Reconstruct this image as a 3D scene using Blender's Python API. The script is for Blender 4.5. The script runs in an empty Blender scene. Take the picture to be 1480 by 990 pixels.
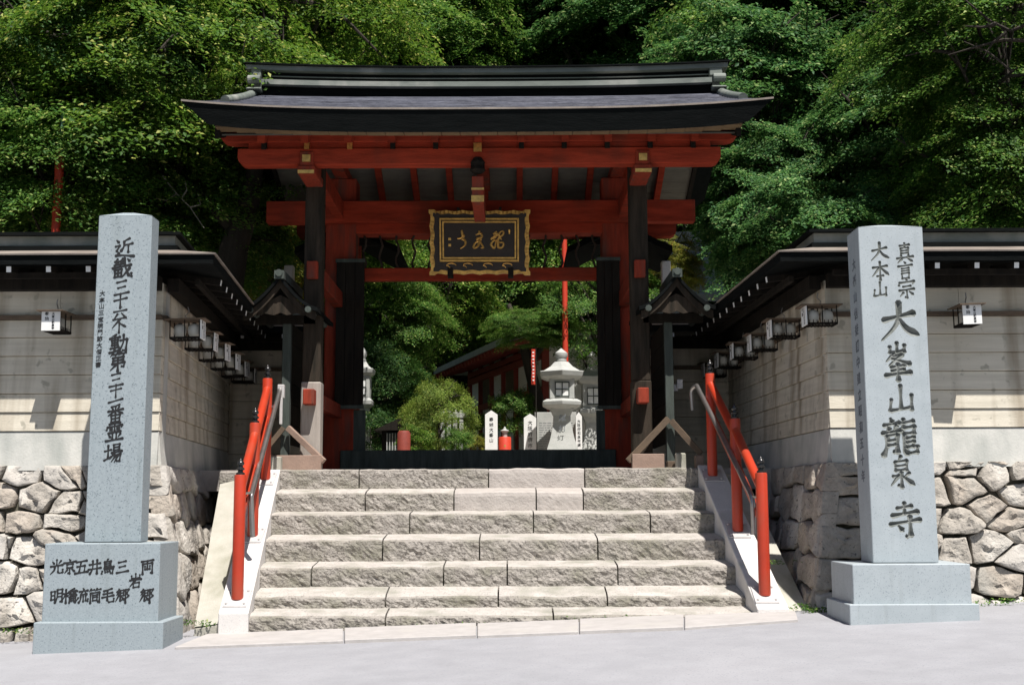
import bpy, bmesh, math, random
import numpy as np
from mathutils import Vector, Matrix, noise
R = math.radians
random.seed(7)
scene = bpy.context.scene
COL = scene.collection

# ------------------------------------------------------------------ camera
EYE = 1.13
FPX = 1775.0
PITCH = math.atan(235.0 / FPX)
ROLL = R(0.24)
_fw = Vector((0, math.cos(PITCH), math.sin(PITCH)))
_u0 = Vector((0, -math.sin(PITCH), math.cos(PITCH)))
_r0 = Vector((1, 0, 0))
_rt = _r0 * math.cos(ROLL) - _u0 * math.sin(ROLL)
_up = _r0 * math.sin(ROLL) + _u0 * math.cos(ROLL)
camd = bpy.data.cameras.new('camera')
camd.sensor_width = 36.0
camd.lens = FPX / 1480.0 * 36.0
camd.clip_start = 0.1
camd.clip_end = 2000
cam = bpy.data.objects.new('camera', camd)
COL.objects.link(cam)
M = Matrix((( _rt.x, _up.x, -_fw.x, 0), (_rt.y, _up.y, -_fw.y, 0), (_rt.z, _up.z, -_fw.z, EYE), (0, 0, 0, 1)))
cam.matrix_world = M
scene.camera = cam

def P(u, v, Y):
    """world point at distance Y in front of the camera line, seen at measured photo coordinates"""
    d = _fw * FPX + _rt * (u - 740) - _up * (v - 495)
    k = Y / d.y
    return Vector((d.x * k, Y, EYE + d.z * k))
def PX(u, Y, v=600): return P(u, v, Y).x
def PZ(v, Y, u=700): return P(u, v, Y).z

# ------------------------------------------------------------------ light
SUN_DIR = Vector((0.20, -0.47, 1.0)).normalized()
world = bpy.data.worlds.new('World'); scene.world = world; world.use_nodes = True
wn = world.node_tree.nodes; wl = world.node_tree.links
bg = wn['Background']
sky = wn.new('ShaderNodeTexSky'); sky.sky_type = 'NISHITA'; sky.sun_disc = False
sky.sun_elevation = math.asin(SUN_DIR.z)
sky.sun_rotation = math.atan2(SUN_DIR.x, SUN_DIR.y)
wl.new(sky.outputs[0], bg.inputs[0]); bg.inputs[1].default_value = 0.05
sd = bpy.data.lights.new('sun', 'SUN'); sd.energy = 5.0; sd.angle = R(0.5); sd.color = (1.0, 0.955, 0.90)
sun = bpy.data.objects.new('sun', sd); COL.objects.link(sun)
sun.rotation_euler = SUN_DIR.to_track_quat('Z', 'Y').to_euler()
sun.location = (3, -8, 20)
scene.view_settings.view_transform = 'Standard'
scene.view_settings.look = 'None'
scene.view_settings.exposure = 0.65
scene.view_settings.gamma = 1.0
scene.view_settings.use_curve_mapping = False

# ------------------------------------------------------------------ materials
def new_mat(name):
    m = bpy.data.materials.new(name); m.use_nodes = True
    return m, m.node_tree.nodes, m.node_tree.links
def pmat(name, c1, c2=None, scale=6, rough=0.75, bump=0.2, bscale=40, stretch=(1, 1, 1), dirt=None, dscale=1.2,
         dlo=0.5, dhi=0.7, metallic=0, spec=0.4, speck=None, detail=6, sstretch=None):
    """two-tone noise colour, large dirt patches, fine specks and bump"""
    m, n, l = new_mat(name)
    b = n['Principled BSDF']
    b.inputs['Roughness'].default_value = rough
    b.inputs['Metallic'].default_value = metallic
    b.inputs['Specular IOR Level'].default_value = spec
    tc = n.new('ShaderNodeTexCoord')
    mp = n.new('ShaderNodeMapping'); mp.inputs['Scale'].default_value = stretch
    l.new(tc.outputs['Object'], mp.inputs[0])
    nz = n.new('ShaderNodeTexNoise'); nz.inputs['Scale'].default_value = scale; nz.inputs['Detail'].default_value = detail
    nz.inputs['Roughness'].default_value = 0.65
    l.new(mp.outputs[0], nz.inputs['Vector'])
    if c2 is None: c2 = tuple(x * 0.75 for x in c1)
    rp = n.new('ShaderNodeValToRGB'); rp.color_ramp.elements[0].position = 0.32; rp.color_ramp.elements[1].position = 0.68
    rp.color_ramp.elements[0].color = (*c2, 1); rp.color_ramp.elements[1].color = (*c1, 1)
    l.new(nz.outputs['Fac'], rp.inputs[0])
    out = rp.outputs[0]
    if dirt:
        dn = n.new('ShaderNodeTexNoise'); dn.inputs['Scale'].default_value = dscale; dn.inputs['Detail'].default_value = 5
        mp2 = n.new('ShaderNodeMapping'); mp2.inputs['Scale'].default_value = sstretch or (1, 1, 0.5)
        l.new(tc.outputs['Object'], mp2.inputs[0]); l.new(mp2.outputs[0], dn.inputs['Vector'])
        dr = n.new('ShaderNodeValToRGB'); dr.color_ramp.elements[0].position = dlo; dr.color_ramp.elements[1].position = dhi
        l.new(dn.outputs['Fac'], dr.inputs[0])
        mx = n.new('ShaderNodeMixRGB'); l.new(dr.outputs[0], mx.inputs[0]); l.new(out, mx.inputs[1]); mx.inputs[2].default_value = (*dirt, 1)
        out = mx.outputs[0]
    if speck:
        sn = n.new('ShaderNodeTexNoise'); sn.inputs['Scale'].default_value = speck[0]; sn.inputs['Detail'].default_value = 2
        l.new(tc.outputs['Object'], sn.inputs['Vector'])
        sr = n.new('ShaderNodeValToRGB'); sr.color_ramp.elements[0].position = speck[2]; sr.color_ramp.elements[1].position = speck[2] + 0.08
        l.new(sn.outputs['Fac'], sr.inputs[0])
        mx = n.new('ShaderNodeMixRGB'); l.new(sr.outputs[0], mx.inputs[0]); l.new(out, mx.inputs[1]); mx.inputs[2].default_value = (*speck[1], 1)
        out = mx.outputs[0]
    l.new(out, b.inputs['Base Color'])
    if bump:
        bn = n.new('ShaderNodeTexNoise'); bn.inputs['Scale'].default_value = bscale; bn.inputs['Detail'].default_value = 5
        l.new(mp.outputs[0], bn.inputs['Vector'])
        bp = n.new('ShaderNodeBump'); bp.inputs['Strength'].default_value = bump; bp.inputs['Distance'].default_value = 0.02
        l.new(bn.outputs['Fac'], bp.inputs['Height']); l.new(bp.outputs[0], b.inputs['Normal'])
    return m

def leaf_mat(name, dark, light, trans=0.35, third=None):
    m, n, l = new_mat(name)
    b = n['Principled BSDF']; b.inputs['Roughness'].default_value = 0.55; b.inputs['Specular IOR Level'].default_value = 0.22
    geo = n.new('ShaderNodeNewGeometry')
    rp = n.new('ShaderNodeValToRGB')
    rp.color_ramp.elements[0].color = (*dark, 1); rp.color_ramp.elements[1].color = (*light, 1)
    rp.color_ramp.elements[0].position = 0.1; rp.color_ramp.elements[1].position = 0.9
    if third:
        e = rp.color_ramp.elements.new(0.97); e.color = (*third, 1)
    l.new(geo.outputs['Random Per Island'], rp.inputs[0])
    tc = n.new('ShaderNodeTexCoord'); nz = n.new('ShaderNodeTexNoise'); nz.inputs['Scale'].default_value = 0.9
    l.new(tc.outputs['Object'], nz.inputs['Vector'])
    hs = n.new('ShaderNodeHueSaturation'); l.new(rp.outputs[0], hs.inputs['Color'])
    mr = n.new('ShaderNodeMapRange'); mr.inputs[1].default_value = 0.3; mr.inputs[2].default_value = 0.7
    mr.inputs[3].default_value = 0.75; mr.inputs[4].default_value = 1.3
    l.new(nz.outputs['Fac'], mr.inputs[0]); l.new(mr.outputs[0], hs.inputs['Value'])
    l.new(hs.outputs[0], b.inputs['Base Color'])
    tr = n.new('ShaderNodeBsdfTranslucent')
    h2 = n.new('ShaderNodeHueSaturation'); h2.inputs['Hue'].default_value = 0.485; h2.inputs['Value'].default_value = 1.5
    l.new(hs.outputs[0], h2.inputs['Color']); l.new(h2.outputs[0], tr.inputs[0])
    mx = n.new('ShaderNodeMixShader'); mx.inputs[0].default_value = trans
    l.new(b.outputs[0], mx.inputs[1]); l.new(tr.outputs[0], mx.inputs[2])
    l.new(mx.outputs[0], n['Material Output'].inputs[0])
    return m

MT = {}
MT['road'] = pmat('road_asphalt', (.31, .31, .328), (.265, .265, .28), 3, .85, .25, 160, dirt=(.345, .34, .355), dscale=.5, speck=(60, (.23, .23, .245), .60), sstretch=(.7, .25, 1))
MT['paving'] = pmat('pale_paving', (.43, .405, .39), (.35, .33, .315), 5, .85, .2, 60, dirt=(.40, .38, .35), dscale=2.5, dlo=.55, dhi=.75)
MT['earth'] = pmat('dark_earth', (.030, .028, .018), (.015, .018, .010), 2, .95, .4, 12)
MT['gravel'] = pmat('court_gravel', (.42, .39, .34), (.30, .28, .24), 30, .9, .3, 80)
MT['step'] = pmat('hewn_step_stone', (.365, .335, .30), (.25, .23, .205), 9, .9, 1.0, 45, dirt=(.20, .19, .15), dscale=2.6, dlo=.46, dhi=.70, sstretch=(1, 1, 1.6), speck=(34, (.16, .145, .13), .57))  # same stone as the treads, darkened so the risers look less lit
MT['tread'] = pmat('sunlit_tread_stone', (.47, .435, .40), (.36, .335, .305), 7, .92, .5, 40, dirt=(.25, .245, .20), dscale=3.2, dlo=.48, dhi=.74, speck=(50, (.24, .225, .21), .60))  # lighter than the risers: sunlight on the tops put into the colour
MT['step_pale'] = pmat('pale_dressed_stone', (.42, .385, .355), (.34, .31, .285), 7, .88, .35, 40, speck=(70, (.36, .32, .29), .64))
MT['stringer'] = pmat('pale_granite', (.66, .63, .61), (.58, .56, .54), 6, .7, .08, 60, dirt=(.44, .44, .38), dscale=2.5, dlo=.6, dhi=.8, speck=(150, (.42, .42, .42), .60))
MT['concrete'] = pmat('aged_concrete', (.42, .40, .35), (.34, .33, .28), 5, .9, .15, 50, dirt=(.20, .20, .14), dscale=1.6, dlo=.55, dhi=.75)
MT['rock1'] = pmat('rubble_stone_grey', (.40, .365, .32), (.25, .23, .20), 8, .92, 1.0, 30, dirt=(.56, .53, .48), dscale=2, speck=(26, (.13, .12, .11), .63))
MT['rock2'] = pmat('rubble_stone_warm', (.42, .37, .315), (.28, .245, .205), 7, .92, 1.0, 26, dirt=(.30, .29, .26), dscale=2.4, speck=(30, (.16, .15, .13), .64))
MT['rock3'] = pmat('rubble_stone_pale', (.47, .44, .40), (.34, .32, .29), 6, .92, .8, 24, speck=(34, (.20, .19, .18), .65))
MT['mortar'] = pmat('dark_joint', (.13, .12, .095), (.05, .05, .035), 8, .95, .3, 30)
MT['granite'] = pmat('blue_grey_granite', (.30, .345, .365), (.25, .29, .31), 45, .6, .05, 120, speck=(75, (.13, .16, .18), .60), spec=.35, dirt=(.21,.245,.25), dscale=1.6, dlo=.56, dhi=.85, sstretch=(7, 7, .35))
MT['granite_pale'] = pmat('pale_grey_granite', (.37, .41, .43), (.32, .36, .38), 5, .6, .04, 90, speck=(90, (.22, .25, .27), .61), spec=.35, dirt=(.27,.30,.305), dscale=1.6, dlo=.56, dhi=.85, sstretch=(6, 6, .35))
MT['carve'] = pmat('carved_recess', (.20, .21, .20), (.10, .11, .10), 14, .9, .3, 60)
MT['ink'] = pmat('black_lacquer_ink', (.012, .012, .013), (.02, .02, .02), 9, .5, 0)
MT['ink_soft'] = pmat('worn_ink', (.16, .18, .20), (.09, .10, .11), 20, .8, 0)
MT['plank'] = pmat('weathered_siding', (.64, .59, .49), (.50, .46, .375), 4, .85, .25, 60, stretch=(.25, .25, 4), dirt=(.20, .155, .10), dscale=1.7, dlo=.46, dhi=.78, sstretch=(2.6, 2.6, .22), speck=(9, (.36, .335, .27), .62))
MT['plaster'] = pmat('wall_plinth_plaster', (.54, .53, .49), (.42, .42, .39), 3, .9, .15, 40, dirt=(.24, .26, .24), dscale=1.5, dlo=.46, dhi=.78, sstretch=(1.6, 1.6, .5))
MT['railwood'] = pmat('brown_rail_wood', (.13, .09, .058), (.08, .058, .04), 5, .8, .2, 50)
MT['darkwood'] = pmat('blackened_wood', (.022, .018, .014), (.009, .008, .007), 5, .85, .25, 40, stretch=(3, 3, .4), spec=.12)
MT['postwood'] = pmat('aged_dark_post', (.050, .038, .028), (.018, .016, .012), 4, .85, .35, 40, stretch=(4, 4, .4), spec=.12)
MT['greywood'] = pmat('weathered_grey_wood', (.072, .088, .078), (.034, .042, .036), 5, .9, .3, 50, stretch=(3, 3, .4))
MT['palewood'] = pmat('pale_wood', (.38, .34, .30), (.24, .21, .185), 4, .85, .25, 50, stretch=(4, 4, .3))
MT['pinkwood'] = pmat('pinkish_timber', (.30, .21, .165), (.20, .14, .11), 4, .85, .2, 50)
MT['ceilboard'] = pmat('pale_ceiling_board', (.17, .165, .14), (.11, .105, .09), 3, .85, .2, 40, stretch=(1, 4, 1), dirt=(.17, .16, .13), dscale=1.8)
MT['red'] = pmat('vermilion_paint_faded', (.40, .052, .024), (.20, .028, .014), 4, .8, .3, 45, stretch=(.45, 3, 3), spec=.12, dirt=(.13, .035, .022), dscale=1.8, dlo=.52, dhi=.8)
MT['redpost'] = pmat('vermilion_post_weathered', (.30, .046, .024), (.17, .030, .017), 5, .8, .25, 50, spec=.12, stretch=(4, 4, .5), dirt=(.10, .050, .038), dscale=2.2, dlo=.52, dhi=.72, sstretch=(3, 3, .5))
MT['orange'] = pmat('orange_enamel', (.45, .040, .014), (.37, .034, .013), 3, .38, .02, 30, spec=.5, dirt=(.34, .06, .03), dscale=5, dlo=.5, dhi=.75)
MT['blackgloss'] = pmat('black_gloss', (.012, .012, .012), (.02, .02, .02), 3, .22, 0, spec=.6)
MT['steel'] = pmat('steel_pipe', (.42, .40, .38), (.30, .29, .28), 8, .34, .03, 40, metallic=.85)
MT['plate'] = pmat('pale_base_plate', (.55, .53, .52), (.45, .43, .42), 8, .5, 0, metallic=.2)
MT['copper'] = pmat('copper_sheet', (.17, .19, .168), (.10, .115, .10), 3, .6, .08, 20, stretch=(.5, 2, 2), metallic=.0, dirt=(.30, .30, .27), dscale=2)
MT['eave'] = pmat('eave_bark_black', (.008, .009, .009), (.004, .005, .005), 8, .95, .3, 40, stretch=(.4, 1, 3), spec=.05)
MT['shingle'] = pmat('bluish_shingle', (.125, .13, .165), (.014, .015, .024), 2.6, .6, .6, 14, stretch=(.55, 6, 1), detail=9, spec=.3)
MT['eaveedge'] = pmat('eave_edge_metal', (.30, .26, .22), (.17, .14, .12), 3, .5, .1, 30)
MT['tanboard'] = pmat('tan_eave_board', (.20, .14, .075), (.13, .09, .05), 4, .8, .1, 30)
MT['gold'] = pmat('gilt', (.80, .48, .13), (.42, .24, .07), 14, .34, .15, 40, metallic=.65)
MT['plaquewood'] = pmat('plaque_wood', (.030, .020, .014), (.018, .012, .010), 8, .5, .1, 30)
MT['white'] = pmat('white_paint', (.78, .78, .76), (.68, .68, .66), 6, .6, .04, 30)
MT['paper'] = pmat('lantern_paper', (.52, .51, .46), (.44, .43, .38), 4, .8, .05, 30)
MT['lstone'] = pmat('pale_lantern_stone', (.42, .42, .40), (.33, .34, .32), 6, .9, .2, 40, dirt=(.36, .38, .34), dscale=2.5, dlo=.55, dhi=.8)
MT['trunk'] = pmat('bark', (.045, .036, .028), (.022, .018, .014), 5, .95, .6, 18, stretch=(2, 2, .5))
MT['redrail'] = pmat('red_pole_paint', (.55, .050, .022), (.45, .040, .020), 4, .5, .05, 30)
MT['greenpole'] = pmat('green_pole_paint', (.10, .20, .12), (.07, .14, .09), 4, .5, 0)
MT['hallwall'] = pmat('white_hall_panel', (.80, .79, .76), (.62, .61, .58), 3, .9, .03, 30)
MT['hallred'] = pmat('hall_red_timber', (.26, .045, .028), (.18, .032, .022), 4, .7, .1, 30)
MT['hallroof'] = pmat('grey_roof_sheet', (.36, .37, .37), (.24, .25, .25), 3, .6, .1, 30, stretch=(1, 4, 1))
MT['moss'] = pmat('damp_moss', (.05, .07, .02), (.03, .04, .02), 12, .95, .4, 60)
MT['bamboo'] = pmat('dark_twisted_rod', (.045, .032, .022), (.022, .016, .012), 8, .8, .2, 30)
MT['hillside'] = pmat('hill_soil', (.022, .028, .013), (.010, .014, .007), 1.2, 1, .3, 8)
MT['leafL'] = leaf_mat('leaf_yellow_green', (.036, .100, .012), (.118, .210, .024), .38, (.38, .40, .11))
MT['leafM'] = leaf_mat('leaf_mid_green', (.028, .088, .014), (.105, .205, .032), .38, (.32, .38, .12))
MT['leafB'] = leaf_mat('leaf_blue_green', (.022, .082, .022), (.088, .195, .048), .34, (.26, .34, .13))
MT['leafP'] = leaf_mat('leaf_pale_green', (.060, .140, .038), (.170, .285, .090), .38, (.38, .42, .22))
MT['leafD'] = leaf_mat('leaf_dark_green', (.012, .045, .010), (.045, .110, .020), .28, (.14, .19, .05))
MT['leafO'] = leaf_mat('leaf_orange_tinge', (.11, .14, .02), (.24, .25, .035), .4, (.38, .17, .04))
MT['needle'] = leaf_mat('pine_needle_green', (.070, .130, .016), (.190, .260, .045), .3, (.34, .36, .10))

# ------------------------------------------------------------------ mesh helpers
ORG = {}
def link(o, parent=None):
    COL.objects.link(o)
    if parent is not None: o.parent = parent
    return o
def meta(o, label=None, cat=None, group=None, kind=None):
    if label: o['label'] = label
    if cat: o['category'] = cat
    if group: o['group'] = group
    if kind: o['kind'] = kind
    return o
def thing(name, label, cat, loc, group=None):
    o = bpy.data.objects.new(name, None); o.location = loc; o.empty_display_size = .2
    COL.objects.link(o); meta(o, label, cat, group)
    ORG[o.name] = Vector(loc)
    return o

class MB:
    def __init__(s): s.v = []; s.f = []; s.mi = []
    def add(s, vs, fs, mi=0):
        k = len(s.v); s.v += [tuple(v) for v in vs]; s.f += [tuple(i + k for i in f) for f in fs]; s.mi += [mi] * len(fs); return s
    def hexa(s, p, mi=0):   # p: 4 bottom ccw, 4 top ccw
        return s.add(p, [(3, 2, 1, 0), (4, 5, 6, 7), (0, 1, 5, 4), (1, 2, 6, 5), (2, 3, 7, 6), (3, 0, 4, 7)], mi)
    def box(s, x0, x1, y0, y1, z0, z1, mi=0):
        if x0 > x1: x0, x1 = x1, x0
        if y0 > y1: y0, y1 = y1, y0
        if z0 > z1: z0, z1 = z1, z0
        return s.hexa([(x0, y0, z0), (x1, y0, z0), (x1, y1, z0), (x0, y1, z0), (x0, y0, z1), (x1, y0, z1), (x1, y1, z1), (x0, y1, z1)], mi)
    def bar(s, a, b, w, h, mi=0, up=(0, 0, 1)):
        a = Vector(a); b = Vector(b); d = (b - a).normalized(); u = Vector(up)
        if abs(d.dot(u)) > .98: u = Vector((0, 1, 0))
        x = d.cross(u).normalized() * w / 2; z = x.cross(d).normalized() * h / 2
        return s.hexa([a - x - z, a + x - z, b + x - z, b - x - z, a - x + z, a + x + z, b + x + z, b - x + z], mi)
    def tube(s, pts, r, n=12, mi=0, caps=True):
        pts = [Vector(p) for p in pts]; rs = r if isinstance(r, (list, tuple)) else [r] * len(pts)
        vs = []; ref = None
        for i, p in enumerate(pts):
            d = ((pts[i + 1] if i + 1 < len(pts) else p) - (pts[i - 1] if i else p)).normalized()
            if ref is None: ref = Vector((1, 0, 0)) if abs(d.x) < .9 else Vector((0, 1, 0))
            a = d.cross(ref).normalized(); b = a.cross(d).normalized(); ref = b
            for k in range(n):
                t = 2 * math.pi * k / n; vs.append(p + (b * math.cos(t) + a * math.sin(t)) * rs[i])
        fs = []
        for i in range(len(pts) - 1):
            for k in range(n):
                k2 = (k + 1) % n; fs.append((i * n + k, i * n + k2, (i + 1) * n + k2, (i + 1) * n + k))
        if caps: fs.append(tuple(range(n))[::-1]); fs.append(tuple((len(pts) - 1) * n + k for k in range(n)))
        return s.add(vs, fs, mi)
    def lathe(s, c, prof, n=16, rot=0, mi=0, sx=1, sy=1):
        c = Vector(c); vs = []
        for r, z in prof:
            for k in range(n):
                t = rot + 2 * math.pi * k / n; vs.append((c.x + r * sx * math.cos(t), c.y + r * sy * math.sin(t), c.z + z))
        fs = []
        for i in range(len(prof) - 1):
            for k in range(n):
                k2 = (k + 1) % n; fs.append((i * n + k, i * n + k2, (i + 1) * n + k2, (i + 1) * n + k))
        fs.append(tuple(range(n))[::-1]); fs.append(tuple((len(prof) - 1) * n + k for k in range(n)))
        return s.add(vs, fs, mi)
    def prism(s, poly, a0, a1, plane='xz', mi=0):
        """poly in a plane, extruded along the remaining axis from a0 to a1"""
        def q(p, a):
            if plane == 'xz': return (p[0], a, p[1])
            if plane == 'yz': return (a, p[0], p[1])
            return (p[0], p[1], a)
        n = len(poly); vs = [q(p, a0) for p in poly] + [q(p, a1) for p in poly]
        fs = [tuple(range(n)), tuple(range(2 * n - 1, n - 1, -1))] + [(i, i + n, (i + 1) % n + n, (i + 1) % n) for i in range(n)]
        return s.add(vs, fs, mi)
    def grid(s, rows, mi=0, close=False):
        m = len(rows[0]); vs = [p for r in rows for p in r]
        fs = [(i * m + j, i * m + j + 1, (i + 1) * m + j + 1, (i + 1) * m + j) for i in range(len(rows) - 1) for j in range(m - 1)]
        return s.add(vs, fs, mi)
    def mesh(s, name, mats, org, bevel=0, smooth=False):
        me = bpy.data.meshes.new(name)
        me.from_pydata([(v[0] - org[0], v[1] - org[1], v[2] - org[2]) for v in s.v], [], s.f)
        for m in mats: me.materials.append(m)
        if any(s.mi): me.polygons.foreach_set('material_index', s.mi)
        bm = bmesh.new(); bm.from_mesh(me)
        bmesh.ops.recalc_face_normals(bm, faces=bm.faces)
        if bevel:
            es = [e for e in bm.edges if len(e.link_faces) == 2 and e.calc_face_angle(0) > .5]
            bmesh.ops.bevel(bm, geom=es, offset=bevel, segments=1, affect='EDGES', clamp_overlap=True)
        bm.to_mesh(me); bm.free()
        if smooth:
            me.polygons.foreach_set('use_smooth', [True] * len(me.polygons))
            me.set_sharp_from_angle(angle=R(40))
        return me
    def build(s, name, mat, parent=None, bevel=0, smooth=False, **kw):
        mats = [MT[k] if isinstance(k, str) else k for k in (mat if isinstance(mat, (list, tuple)) else [mat])]
        org = ORG[parent.name] if parent is not None else Vector((0, 0, 0))
        o = bpy.data.objects.new(name, s.mesh(name, mats, org, bevel, smooth))
        link(o, parent); ORG[o.name] = org.copy()
        meta(o, **kw)
        return o

def copy_tree(o, loc=None, parent=None):
    c = o.copy(); COL.objects.link(c); c.parent = parent
    if loc is not None: c.location = loc
    for ch in list(o.children): copy_tree(ch, None, c)
    return c
def nz(x, y=0., z=0.): return noise.noise(Vector((x, y, z)))

# ------------------------------------------------------------------ lettering
def text_verts(body, size, offset=0.0, extrude=0.0, slant=0.0, res=3):
    cu = bpy.data.curves.new('t', 'FONT'); cu.body = body; cu.size = size; cu.offset = offset; cu.extrude = extrude
    cu.align_x = 'CENTER'; cu.align_y = 'CENTER'; cu.resolution_u = res
    o = bpy.data.objects.new('t', cu); COL.objects.link(o)
    dg = bpy.context.evaluated_depsgraph_get()
    me = bpy.data.meshes.new_from_object(o.evaluated_get(dg))
    vs = [v.co.copy() for v in me.vertices]; fs = [tuple(p.vertices) for p in me.polygons]
    bpy.data.objects.remove(o); bpy.data.meshes.remove(me); bpy.data.curves.remove(cu)
    if vs:
        cx = (min(v.x for v in vs) + max(v.x for v in vs)) / 2; cy = (min(v.y for v in vs) + max(v.y for v in vs)) / 2
        for v in vs:
            v.x -= cx; v.y -= cy; v.y += slant * v.x
            if slant:   # brush wobble
                q = v.x / size * 2.2; w = v.y / size * 2.2
                v.x += size * .045 * nz(q, w, ord(body[0]) * .37); v.y += size * .045 * nz(w + 5, q, ord(body[0]) * .51)
    return vs, fs
def letters(m, items, T, extrude=.0015, offset=0, slant=.12, narrow=1.0):
    """items: (char, a, b, size) in face coordinates; T maps (a, b, d) to world"""
    for ch, a, b, size in items:
        vs, fs = text_verts(ch, size, offset * size, extrude, slant)
        m.add([T(a + v.x * narrow, b + v.y, v.z) for v in vs], fs)
    return m
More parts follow.
